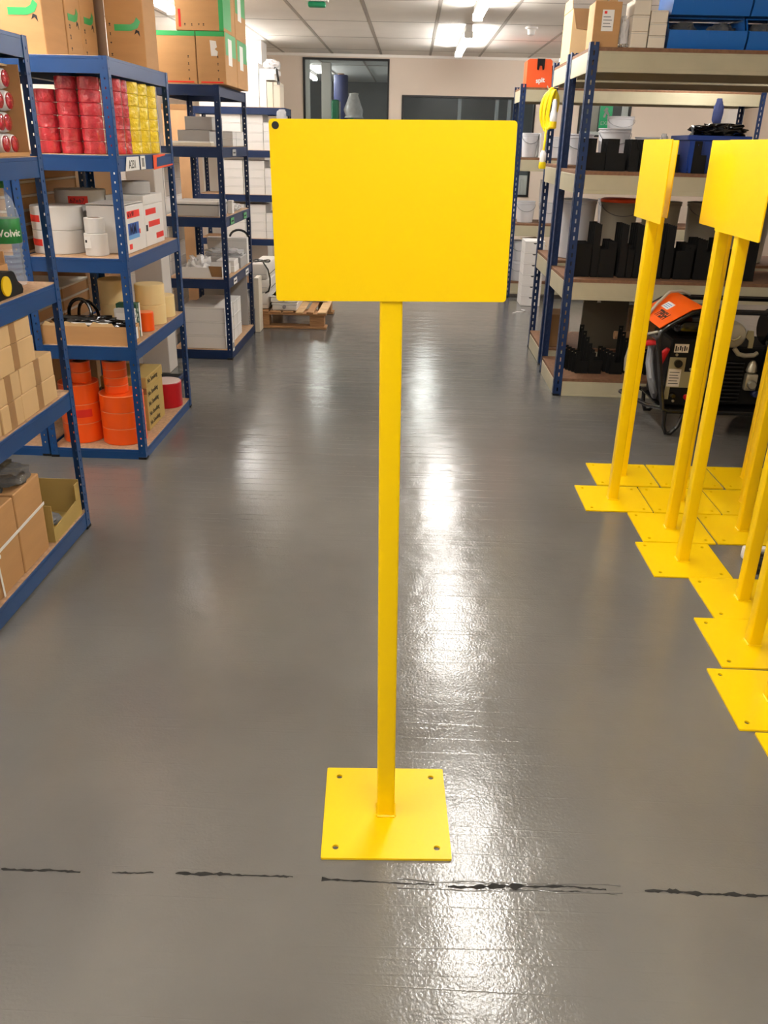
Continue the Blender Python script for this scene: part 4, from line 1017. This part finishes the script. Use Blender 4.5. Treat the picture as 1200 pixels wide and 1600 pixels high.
# ------------------------------------------------------------------ right racks
ZA = (.115, .748, 1.373, 2.02); ZB = (.13, .76, 1.385, 2.02); ZC = (.17, .76, 1.393, 2.03)
rack('longspan_rack', 'nearest right-hand rack with dark blue slotted uprights and cream beams', .978, 3.39, 5.378, 6.02, 2.045, ZA, 'longspan', 'rack_navy', 'cream_steel', 'brown_board')
rack('longspan_rack', 'second right-hand rack directly behind the nearest one, yellow cord on its end', .995, 3.39, 6.21, 6.85, 2.055, ZB, 'longspan', 'rack_navy', 'cream_steel', 'brown_board')
rack('longspan_rack', 'farthest right-hand rack near the back wall, orange case on top', 1.045, 3.44, 9.218, 9.80, 2.06, ZC, 'longspan', 'rack_navy', 'cream_steel', 'brown_board')

# -- top of the nearest right rack
z = ZA[3]+.001
t = carton('cardboard_box', 'tall brown carton with white address label on top of the nearest right rack', .99, 1.14, 5.42, 5.6, z, z+.225)
P('paper_label', MB().box(1.035, 1.10, 5.4188, 5.4198, z+.08, z+.185), 'label_white', t)
for k in range(4): P('print_line', MB().box(1.042, 1.09-.008*(k % 2), 5.4182, 5.4188, z+.10+k*.016, z+.104+k*.016), 'grey_plastic', t)
P('red_mark', MB().box(1.045, 1.06, 5.4182, 5.4188, z+.165, z+.178), 'label_red', t)
for s_ in (0, 1): P('flap', MB().prism([(.992+s_*.08, z+.226), (1.06+s_*.078, z+.226), (1.05+s_*.08, z+.25+.012*s_), (.985+s_*.1, z+.243)], 'y', 5.43+s_*.1, 5.434+s_*.1), 'cardboard_pale', t)
tag(P('clear_bag', MB().blob((1.172, 5.46, z), .028, .03, .105, .35, 3, 3), 'clear_bag', smooth=1.), 'upright clear bag of small metal parts beside the tall carton', 'bag')
tag(P('metal_parts', MB().blob((1.172, 5.425, z), .03, .006, .014, .6, 5, 6), 'chrome', smooth=1.), 'small shiny metal parts lying before the clear bag', 'parts')
for ci, (a, b_, n, hh) in enumerate(((1.203, 1.295, 3, .079), (1.302, 1.395, 3, .061))):
    for k in range(n):
        white_box('cream-white carton on nearest right rack top, %s column, %s of three' % (('left', 'right')[ci], nth(k, 3)), a, b_, 5.40, 5.6, z+k*(hh+.001), z+k*(hh+.001)+hh, 'cream-white cartons on the nearest right rack', 'cream_card')
def storage_bin(label, x0, x1, y0, z0, h, d=.32):
    t = T('storage_bin', label, 'bin', ((x0+x1)/2, y0+d/2, z0), 'blue storage bins on the top shelf'); w = .006
    P('bottom', MB().box(x0+.01, x1-.01, y0+.02, y0+d, z0, z0+w), 'blue_bin', t)
    prof = [(y0+.02, z0), (y0+d, z0), (y0+d, z0+h), (y0+.09, z0+h), (y0+.05, z0+h*.62), (y0, z0+h*.56), (y0, z0+h*.34)]
    P('side_wall', MB().prism(prof, 'x', x0, x0+w), 'blue_bin', t); P('side_wall', MB().prism(prof, 'x', x1-w, x1), 'blue_bin', t)
    P('back_wall', MB().box(x0+w, x1-w, y0+d-w, y0+d, z0+w, z0+h), 'blue_bin', t)
    P('front_lip', MB().prism([(y0+.02, z0), (y0+.026, z0), (y0+.006, z0+h*.34), (y0+.006, z0+h*.56), (y0, z0+h*.56), (y0, z0+h*.34)], 'x', x0+w, x1-w), 'blue_bin', t)
    P('stacking_rim', MB().box(x0-.003, x1+.003, y0+.09, y0+.104, z0+h-.008, z0+h, .002).box(x0-.003, x0+w, y0+.104, y0+d, z0+h-.008, z0+h, .002).box(x1-w, x1+.003, y0+.104, y0+d, z0+h-.008, z0+h, .002), 'blue_bin', t)
    for k in range(1, 4): P('lip_rib', MB().box(x0+(x1-x0)*k/4-.0015, x0+(x1-x0)*k/4+.0015, y0-.0015, y0, z0+h*.35, z0+h*.55), 'blue_bin', t)
    return t
bi = 0
for ci, x in enumerate((1.415, 1.858, 2.30)):
    for k in range(2):
        storage_bin('blue open-front storage bin on nearest right rack, %s column, %s one' % (('left', 'middle', 'right')[ci], ('lower', 'upper')[k]), x, x+.432, 5.40, z+k*.168, .165)
        for q in range(2):
            tag(P('plastic_bag', MB().blob((x+.11+q*.21, 5.545, z+k*.168+.008), .085, .07, .088, .4, 11+bi, 3), 'smoky_bag', smooth=1.), 'clear bag of dark parts in the %s %s blue bin, %s one' % (('left', 'middle', 'right')[ci], ('lower', 'upper')[k], ('left', 'right')[q]), 'bag', 'bags in the blue bins'); bi += 1
# -- top of the second right rack
z = ZB[3]+.001
t = open_box('cardboard_box', 'tall pale carton with open flaps on second right rack, beside the aisle', 1.0, 1.2, 6.22, 6.58, z, z+.29, 'cardboard_pale')
P('flap', MB().prism([(1.03, z+.18), (1.20, z+.16), (1.20, z+.292), (1.0, z+.292)], 'y', 6.2145, 6.219), 'cardboard_dark', t)
P('flap', MB().prism([(6.24, z+.2915), (6.56, z+.2915), (6.54, z+.36), (6.26, z+.36)], 'x', .996, 1.0), 'cardboard_pale', t)

# -- black brackets
def bracket_proto(label, w, hb, ht, tw, group, x, y, z, th=.005, flip=False):
    t = T('steel_bracket', label, 'bracket', (x, y, z), group)
    pr = [(x, z+.004), (x+w, z+.004), (x+w, z+hb), (x+tw, z+hb), (x+tw, z+ht), (x, z+ht)]
    if flip: pr = [(2*x+w-a, b_) for a, b_ in pr]
    P('upright_plate', MB().prism(pr, 'y', y-th/2, y+th/2, [circ(x+(tw*.5 if not flip else w-tw*.5), z+ht-.02, .005, 10)]), 'black_steel', t, smooth=.3)
    P('base_flange', MB().box(x, x+w, y-.011, y+.011, z, z+.004, .001), 'black_steel', t)
    return t
def bracket_row(shelf, zs, cols, gp, y0, ny, dy):
    for ci, (x, w, hb, ht, tw, flip) in enumerate(cols):
        pr = None
        for k in range(ny):
            lb = 'black bracket on nearest right rack %s, %s pile from aisle, %s from front' % (shelf, ORD[ci], ORD[k])
            sx = 0.
            if pr is None: pr = bracket_proto(lb, w, hb, ht, tw, gp, x, y0, zs, flip=flip)
            else: dup(pr, (x+sx, y0+k*dy, zs), lb, gp)
bracket_row('upper shelf', ZA[2]+.001, [(1.048, .117, .1, .178, .058, False), (1.17, .12, .1, .178, .072, False), (1.312, .055, .12, .178, .03, False), (1.372, .062, .12, .178, .04, False), (1.455, .07, .1, .165, .04, False), (1.54, .07, .1, .165, .04, False)], 'brackets on the upper shelf', 5.52, 6, .035)
bracket_row('middle shelf', ZA[1]+.001, [(1.045, .1, .2, .2, .05, True), (1.152, .045, .19, .318, .042, False), (1.20, .1, .17, .215, .05, True), (1.325, .045, .19, .318, .038, False), (1.375, .04, .17, .2, .02, False), (1.42, .048, .19, .318, .044, False), (1.475, .12, .17, .2, .06, True), (1.605, .055, .19, .318, .05, False), (1.675, .11, .17, .21, .06, True), (1.80, .12, .17, .24, .06, False), (1.93, .12, .17, .24, .06, False), (2.06, .12, .17, .24, .06, True)], 'brackets on the middle shelf', 5.5, 5, .05)
# stepped piles on the bottom shelf: each successive bracket lower
for ci, x in enumerate((1.07, 1.16, 1.30, 1.42, 1.53)):
    for k in range(5):
        hh = (.16, .30, .16, .30, .18)[ci]-k*(.035 if ci in (1, 3) else .004)
        bracket_proto('black bracket on nearest right rack bottom shelf, %s pile from aisle, %s step' % (ORD[ci], ORD[k]), .085, hh*.55, hh, .03, 'brackets on the bottom shelf', x+k*.016, 5.66-k*.03, ZA[0]+.001)
# -- blue crate with black bag
for k in range(2): bracket_proto('black bracket standing in front of the blue crate, %s one' % ('nearer', 'farther')[k], .075, .1, .175, .04, 'brackets before the blue crate', 1.655+k*.012, 5.405+k*.026, ZA[2]+.001)
z = ZA[2]+.001
t = T('storage_crate', 'blue plastic crate under a black bag on the upper shelf of nearest right rack', 'crate', (1.8, 5.65, z))
P('shell', MB().prism([(1.66, z), (1.96, z), (1.985, z+.205), (1.64, z+.205)], 'y', 5.47, 5.477).prism([(1.66, z), (1.96, z), (1.985, z+.205), (1.64, z+.205)], 'y', 5.80, 5.807).prism([(5.477, z), (5.80, z), (5.80, z+.205), (5.477, z+.205)], 'x', 1.645, 1.652).prism([(5.477, z), (5.80, z), (5.80, z+.205), (5.477, z+.205)], 'x', 1.968, 1.975).box(1.66, 1.96, 5.477, 5.80, z, z+.006), 'blue_crate', t)
P('rim', MB().box(1.625, 2.0, 5.455, 5.47, z+.18, z+.207, .003).box(1.625, 2.0, 5.807, 5.82, z+.18, z+.207, .003).box(1.625, 1.645, 5.47, 5.807, z+.18, z+.207, .003).box(1.975, 2.0, 5.47, 5.807, z+.18, z+.207, .003), 'blue_crate', t)
for x in (1.72, 1.9): P('rib', MB().box(x-.006, x+.006, 5.463, 5.47, z+.01, z+.18, .002), 'blue_crate', t)
tag(P('plastic_bag', MB().blob((1.86, 5.66, z+.2085), .16, .12, .045, .55, 41, 2.6), 'black_plastic', smooth=1.), 'crumpled black plastic bag heaped on the blue crate', 'bag')
tag(P('plastic_bag', MB().blob((1.57, 5.78, z), .03, .06, .14, .4, 43, 2.6), 'clear_bag', smooth=1.), 'clear bag standing behind the black brackets left of the blue crate', 'bag')

# -- pails on the second right rack
def pail(label, x, y, z, r, h, mat='bucket_white', group=None, lid=None, handle=True):
    t = T('plastic_bucket', label, 'bucket', (x, y, z), group)
    P('body', MB().lathe(x, y, [(r*.80, 0), (r*.84, .004), (r*.97, h-.03), (r*.97, h), (r*.94, h), (r*.81, .012), (.001, .008)], 32, z0=z), mat, t)
    P('rim', MB().ring(x, y, z+h-.028, z+h-.016, r*1.01, r*.965, 32, .002).ring(x, y, z+h-.010, z+h, r*1.02, r*.94, 32, .002), mat, t)
    if lid: P('lid', MB().lathe(x, y, [(r*1.03, z+h-.012), (r*1.03, z+h+.006), (r*.9, z+h+.014), (.001, z+h+.016)], 32), lid, t)
    if handle:
        P('handle', MB().tube([(x+r*1.0*math.cos(a), y-r*.25-abs(math.sin(a))*r*.78, z+h-.03-.07*abs(math.sin(a))) for a in [PI+PI*k/14 for k in range(15)]], .0025, 6), 'grey_plastic', t)
    return t
z = ZB[1]+.001
for i, (x, m_, l_) in enumerate(((1.20, 'bucket_white', None), (1.50, 'tub_clear', 'lid_orange'), (1.80, 'tub_clear', None), (2.12, 'tub_clear', None), (2.45, 'tub_clear', None))):
    pail('large pale tub on second right rack, %s from the aisle%s' % (ORD[i], ', orange lid' if l_ else ''), x, 6.42, z, .135, .40, m_, 'large pale tubs behind the brackets', l_, i in (1, 3))
z = ZB[2]+.001
for i, (x, r, h) in enumerate(((1.16, .10, .2), (1.40, .11, .24), (1.66, .11, .19), (1.95, .11, .17))):
    pail('white bucket on upper shelf of second right rack, %s from the aisle' % ORD[i], x, 6.42, z, r, h, 'bucket_white', 'white buckets on the second right rack')
z = ZB[0]+.001
carton('cardboard_box', 'brown carton on bottom shelf of second right rack, near the aisle upright', 1.05, 1.20, 6.25, 6.5, z, z+.24, 'cardboard_dark')
t = T('grey_panel', 'tall dark olive panel with white round label on second right rack bottom shelf', 'panel', (1.45, 6.25, z)); P('sheet', MB().box(1.29, 1.62, 6.25, 6.28, z, z+.55, .003), 'olive_dark', t)
P('round_label', MB().prism(circ(1.435, z+.40, .034, 24), 'y', 6.2475, 6.2498), 'label_white', t); P('label_line', MB().box(1.408, 1.462, 6.247, 6.2475, z+.392, z+.408), 'grey_plastic', t); P('paper_note', MB().box(1.37, 1.42, 6.2475, 6.2498, z+.50, z+.545), 'paper', t)
P('paper_note', MB().prism([(1.385, z+.335), (1.415, z+.335), (1.395, z+.375)], 'y', 6.2475, 6.2498), 'paper', t)
for i in range(2): tag(P('film_bundle', MB().blob((1.78, 6.42, z+.3+i*.093), .15, .13, .058, .3, 51+i, 3), 'clear_bag', smooth=1.), 'bundle of clear film parcels on second right rack bottom shelf, %s one' % ('lower', 'upper')[i], 'bag')
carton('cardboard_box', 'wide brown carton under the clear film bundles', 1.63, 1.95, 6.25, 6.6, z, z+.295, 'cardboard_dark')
tag(P('cardboard_tube', MB().lathe(1.44, 5.84, [(.028, 0), (.028, .5), (.022, .5), (.022, 0)], 20, 'x', z0=ZA[0]+.20, close=True), 'tan_beam'), 'tan cardboard tube lying across brackets on the bottom right shelf', 'tube')
carton('cardboard_box', 'low brown carton supporting the tan tube on bottom right shelf', 1.66, 1.9, 5.74, 5.96, ZA[0]+.001, ZA[0]+.17, 'cardboard_dark')

# -- yellow extension cord hung on the end of the second rack
t = T('extension_cord', 'coiled yellow extension cord hanging on the end of second right rack', 'cord', (.935, 6.5, 1.86))
rc = random.Random(8); mb = MB()
for k in range(10):
    w = .022+.0048*k; hgt = .118+.016*rc.random(); yk = 6.44+.010*k; cx_ = .942+rc.uniform(-.012, .012)
    mb.tube([(cx_+w*math.cos(a)*(.35+.65*abs(math.cos(a*.5-PI*.25)))+.012*math.sin(a), yk+.012*math.sin(2*a), 1.735+hgt*math.sin(a)) for a in [2*PI*q/26 for q in range(26)]], .0078, 8, True)
P('coil', mb, 'cord_yellow', t, kind=None)
P('tail', MB().tube([(.93, 6.45, 1.62), (.925, 6.44, 1.58), (.925, 6.43, 1.54), (.92, 6.43, 1.47)], .008), 'cord_yellow', t)
P('plug', MB().lathe(.92, 6.43, [(.012, 1.475), (.022, 1.455), (.022, 1.41), (.019, 1.40)][::-1], 18), 'label_white', t)
P('plug_cap', MB().lathe(.92, 6.43, [(.02, 1.355), (.026, 1.365), (.024, 1.40)], 18), 'cord_yellow', t)
P('socket', MB().lathe(.968, 6.43, [(.02, 1.66), (.024, 1.67), (.024, 1.71), (.017, 1.73), (.017, 1.78), (.01, 1.80)], 18), 'label_white', t)
P('socket_cap', MB().lathe(.968, 6.43, [(.021, 1.615), (.026, 1.622), (.026, 1.66)], 18), 'tool_yellow', t)
P('hook', MB().tube([(.99, 6.5, 1.875), (.965, 6.5, 1.875), (.925, 6.5, 1.865), (.915, 6.5, 1.885)], .004), 'chrome', t)

# -- farthest right rack
z = ZC[3]+.001
t = T('tool_case', 'orange plastic case with black latch on top of the farthest right rack', 'case', (1.21, 9.4, z))
P('shell', MB().prism([(1.095, z), (1.345, z), (1.335, z+.235), (1.315, z+.25), (1.115, z+.25), (1.095, z+.235)], 'y', 9.26, 9.52), 'orange_case', t)
P('latch', MB().prism([(1.19, z+.16), (1.205, z+.15), (1.215, z+.19), (1.235, z+.19), (1.245, z+.15), (1.26, z+.16), (1.262, z+.252), (1.188, z+.252)], 'y', 9.252, 9.2595), 'black_gloss', t)
P('lettering', text_mb('spit', .06, (1.19, 9.259, z+.04), (1, 0, .12), (-.12, 0, 1), bold=.002), 'label_white', t)
P('dark_side', MB().box(1.346, 1.40, 9.28, 9.52, z, z+.2, .006), 'dark_blue', t)
t = T('hand_clamp', 'small black and orange hand tool standing beside the orange case', 'tool', (1.44, 9.42, z))
P('body', MB().box(1.415, 1.475, 9.40, 9.46, z, z+.19, .01), 'orange_case', t); P('head', MB().box(1.405, 1.49, 9.395, 9.47, z+.1905, z+.23, .01), 'black_gloss', t); P('knob', MB().cyl(1.44, 9.43, z+.23, z+.275, .02, 16, .005), 'black_gloss', t)
for i in range(6):
    tag(P('clear_bag', MB().blob((1.78+i*.27, 9.42, z), .125, .12, .05, .4, 61+i, 3), 'film_white' if i % 3 else 'clear_bag', smooth=1.), 'flat film-wrapped parcel on top of farthest right rack, %s from the left' % ORD[i], 'bag', 'film parcels on the farthest rack')
tag(P('cloth', MB().blob((2.99, 9.195, 1.84), .05, .014, .13, .35, 71, 2.2, flat=False), 'dark_blue', smooth=1.), 'dark blue cloth hanging over the front beam of the farthest rack', 'cloth')
z = ZC[2]+.001
for i, (x, r, h) in enumerate(((1.20, .085, .23), (1.46, .11, .2), (1.76, .12, .2), (2.10, .14, .2), (2.45, .13, .2))):
    pail('white bucket on third shelf of farthest right rack, %s from the left' % ORD[i], x, 9.42, z, r, h, 'bucket_white', 'white buckets on the farthest rack')
pail('white bucket stacked on another, just left of the exit sign', 2.10, 9.42, z+.201, .135, .2, 'bucket_white')
tag(P('white_sheet', MB().box(1.29, 1.30, 9.3, 9.6, z, z+.23, .002), 'paper'), 'thin white sheet standing beside the leftmost bucket of farthest rack', 'paper')
z = ZC[1]+.001
for i, (x, r, h) in enumerate(((1.215, .098, .21), (1.45, .1, .2), (1.75, .13, .25), (2.1, .13, .25))):
    pail('white bucket on second shelf of farthest right rack, %s from the left' % ORD[i], x, 9.42, z, r, h, 'bucket_white', 'white buckets on the farthest rack')
white_box('tall white carton standing on the left buckets of the farthest rack', 1.36, 1.52, 9.36, 9.52, z+.2015, z+.42)
z = ZC[0]+.001
for k in range(2): pail('white pail at left end of the farthest rack bottom shelf, %s one' % ('lower', 'upper')[k], 1.165, 9.33, z+k*.206, .085, .205, 'bucket_white', None, None)
pail('white pail in the second stack of the farthest rack bottom shelf', 1.42, 9.4, z, .11, .3, 'bucket_white')
tag(P('cardboard_sheet', MB().prism([(1.20, z+.415), (1.36, z+.43), (1.45, z+.36), (1.452, z+.365), (1.36, z+.436), (1.20, z+.42)], 'y', 9.26, 9.5), 'cardboard_pale'), 'bent pale cardboard sheet lying over the pails of farthest rack', 'cardboard')
for k in range(6):
    white_box('white carton with finger notch on floor by farthest right rack, %s of six' % nth(k, 6), 1.155, 1.35, 8.72, 9.02, .001+k*.106, .001+k*.106+.105, 'notched white cartons on the floor', notch=True)
tag(P('film_scrap', MB().tube([(1.03, 8.28, .006), (1.08, 8.36, .004), (1.12, 8.33, .012), (1.17, 8.45, .005), (1.14, 8.5, .004)], [.004, .006, .003, .006, .003], 6), 'film_white'), 'scrap of white plastic film on floor in front of notched cartons', 'scrap')

# ------------------------------------------------------------------ generator
t = T('welder_generator', 'black tube-framed welder generator with orange top panel behind yellow stands', 'generator', (1.75, 4.84, 0))
def loop(y, dx):
    raw = [(1.46, .16), (1.378, .55), (1.388, .59), (1.42, .622), (1.535, .695), (1.575, .708), (2.32, .706), (2.365, .69), (2.385, .65), (2.30, .16), (2.27, .146), (1.49, .146)]
    return [(x+dx, y, z_) for x, z_ in raw]
P('frame_loop', MB().tube(loop(4.60, 0), .0145, 10, True), 'black_gloss', t)
P('frame_loop', MB().tube(loop(5.07, -.03), .0145, 10, True), 'black_gloss', t)
P('cross_tube', MB().tube([(1.378, 4.6, .55), (1.35, 5.07, .55)], .012, 10), 'black_gloss', t)
P('cross_tube', MB().tube([(1.46, 4.6, .165), (1.40, 4.7, .15), (1.31, 4.98, .15), (1.43, 5.07, .165)], .012, 10), 'black_gloss', t)
P('cross_tube', MB().tube([(2.385, 4.6, .65), (2.355, 5.07, .65)], .012, 10), 'black_gloss', t)
P('tray', MB().box(1.45, 2.28, 4.605, 5.06, .148, .158, .002), 'black_gloss', t)
for y in (4.597, 5.062): P('foot_loop', MB().tube([(1.475, y, .146), (1.482, y, .06), (1.50, y, .016), (1.525, y, .016), (1.56, y, .06), (1.585, y, .146)], .0125, 10), 'black_gloss', t)
hs = P('housing', MB().box(1.47, 1.76, 4.66, 5.02, .16, .54, .01), 'black_matte', t)
P('control_panel', MB().prism([(1.475, .2), (1.50, .2), (1.50, .27), (1.70, .27), (1.70, .36), (1.565, .36), (1.565, .44), (1.475, .44)], 'y', 4.655, 4.6595), 'olive_panel', t)
P('rating_plate', MB().box(1.478, 1.548, 4.6535, 4.655, .275, .375), 'cream_card', t)
for k in range(5): P('print_line', MB().box(1.485, 1.54-.006*(k % 2), 4.653, 4.6535, .29+k*.016, .294+k*.016), 'ink', t)
P('socket', MB().lathe(1.522, 4.635, [(.022, 0), (.022, .02)], 18, 'y', z0=.408), 'black_gloss', t)
lp = P('warning_label', MB().box(1.492, 1.57, 4.6585, 4.6598, .468, .515), 'cream_card', t)
for k in range(6): P('print_line', MB().box(1.497+k*.012, 1.505+k*.012-.002*(k % 2), 4.658, 4.6585, .474+.003*(k % 3), .505-.006*(k % 2)), 'ink', t)
for x, zz in ((1.51, .455), (1.60, .375), (1.53, .19), (1.69, .19)): P('bolt', MB().lathe(x, 4.652, [(.006, 0), (.008, .003), (.008, .008)], 10, 'y', z0=zz), 'alloy', t)
P('terminal', MB().lathe(1.60, 4.63, [(.012, 0), (.016, .01), (.016, .03)], 14, 'y', z0=.215), 'red_plastic', t); P('terminal', MB().lathe(1.52, 4.63, [(.012, 0), (.016, .01), (.016, .03)], 14, 'y', z0=.225), 'black_gloss', t)
P('fuel_tank', MB().box(1.50, 1.80, 4.70, 5.0, .545, .655, .045, 4), 'black_gloss', t)
P('tank_cap', MB().cyl(1.62, 4.8, .655, .68, .028, 20, .004), 'black_gloss', t)
eb = P('engine_block', MB().box(1.77, 2.12, 4.70, 5.02, .16, .50, .012), 'black_matte', t)
for k in range(11): P('cooling_fin', MB().box(1.782, 1.90, 4.672, 4.70, .19+k*.022, .198+k*.022), 'black_gloss', t)
P('recoil_starter', MB().lathe(1.79, 4.612, [(.02, -.006), (.05, -.004), (.06, 0), (.068, .012), (.072, .04), (.072, .085)], 32, 'y', z0=.577), 'alloy', t)
P('starter_grip', MB().tube([(1.765, 4.602, .562), (1.785, 4.596, .556), (1.808, 4.597, .566), (1.82, 4.602, .58)], .006), 'olive_panel', t)
P('throttle_bracket', MB().prism([(1.875, .60), (1.905, .60), (1.915, .555), (1.915, .505), (1.89, .505), (1.89, .545), (1.868, .565)], 'y', 4.65, 4.66), 'olive_panel', t)
P('fuel_pipe', MB().tube([(1.82, 4.66, .50), (1.845, 4.655, .47), (1.88, 4.65, .462), (1.93, 4.65, .466), (1.95, 4.66, .475)], .013, 10), 'alloy', t)
P('carburettor', MB().box(1.915, 1.985, 4.652, 4.70, .26, .36, .014, 2).lathe(1.945, 4.675, [(.02, .36), (.03, .37), (.024, .41), (.012, .43)], 16).lathe(1.95, 4.63, [(.02, 0), (.026, .01), (.026, .03)], 16, 'y', z0=.30), 'alloy', t)
P('silencer', MB().lathe(2.0, 4.78, [(.08, 0), (.10, .02), (.10, .26), (.08, .28)], 28, 'x', z0=.60), 'black_gloss', t)
P('spark_lead', MB().tube([(2.04, 4.66, .47), (2.02, 4.64, .52), (2.05, 4.64, .56), (2.08, 4.65, .59)], .008), 'chrome', t)
P('air_filter', MB().box(1.99, 2.14, 4.62, 4.695, .36, .55, .02, 2), 'black_gloss', t)
P('oil_filler', MB().lathe(1.985, 4.64, [(.014, 0), (.02, .008), (.02, .05)], 14, 'y', z0=.245), 'dark_blue', t)
for y in (4.585, 5.10):
    w_ = P('wheel', MB().lathe(2.16, y-.02, [(.055, 0), (.06, .004), (.06, .036), (.055, .04)], 28, 'y', z0=.128), 'grey_plastic', t)
    P('tyre', MB().lathe(2.16, y-.025, [(.06, .004), (.10, 0), (.122, .01), (.126, .025), (.122, .04), (.10, .05), (.06, .046)], 32, 'y', z0=.128), 'rubber', w_)
P('axle', MB().tube([(2.16, 4.57, .128), (2.16, 5.11, .128)], .01), 'black_gloss', t)
# orange panel lies on the sloped corner of both loops
pl = [(1.372, .612), (1.405, .636), (1.53, .714), (1.575, .7235), (1.60, .724), (1.60, .7275), (1.574, .727), (1.528, .718), (1.403, .640), (1.37, .6155)]
op = P('orange_panel', MB().prism(pl, 'y', 4.585, 5.085), 'orange_panel', t)
sd = Vector((.125, 0, .078)).normalized(); sn = Vector((0, -1, 0)).cross(sd)
def on_panel(u, yy): return Vector((1.4045, yy, .6395))+sd*u
def slab(u0, u1, ya, yb, h):
    t_ = bmesh.new(); q = []
    for hh in (.0006, h):
        for u, yy in ((u0, ya), (u1, ya), (u1, yb), (u0, yb)): q.append(t_.verts.new(on_panel(u, yy)+Vector((-sd.z, 0, sd.x))*hh))
    for f in ((0, 1, 2, 3), (4, 5, 6, 7), (0, 1, 5, 4), (1, 2, 6, 5), (2, 3, 7, 6), (3, 0, 4, 7)): t_.faces.new([q[k] for k in f])
    return MB().add(t_)
P('lettering', text_mb('TPI5H', .07, on_panel(.004, 4.86)+Vector((-sd.z, 0, sd.x))*.001, (0, -1, 0), sd, bold=.0025), 'ink', op)
P('dark_strip', slab(.064, .082, 4.62, 4.78, .0012), 'ink', op)
P('white_label', slab(.066, .118, 4.80, 4.93, .0013), 'label_white', op)
for k in range(3): P('print_line', slab(.076+k*.012, .081+k*.012, 4.82, 4.91, .0018), 'label_lightblue', op)
P('cable', MB().tube([(1.30, 4.90, .30), (1.285, 4.86, .38), (1.29, 4.82, .47), (1.325, 4.80, .55), (1.38, 4.87, .635), (1.44, 4.93, .69), (1.52, 5.0, .745), (1.60, 5.04, .745), (1.66, 5.06, .725)], .009, 8), 'cord_grey', t)
P('cable', MB().tube([(1.33, 4.9, .27), (1.30, 4.84, .36), (1.30, 4.80, .46), (1.33, 4.76, .54), (1.39, 4.66, .58)], .007, 8), 'cord_grey', t)
P('red_grip', MB().tube([(1.43, 4.68, .40), (1.44, 4.66, .46), (1.455, 4.65, .49)], [.016, .02, .012], 10), 'red_plastic', t)
P('red_grip', MB().tube([(1.34, 4.78, .48), (1.375, 4.75, .50), (1.41, 4.72, .505)], [.012, .018, .012], 10), 'red_plastic', t)
P('hose', MB().tube([(1.42, 4.85, .46), (1.40, 4.78, .38), (1.41, 4.74, .30), (1.44, 4.75, .22), (1.468, 4.8, .18)], .022, 10), 'grey_plastic', t)
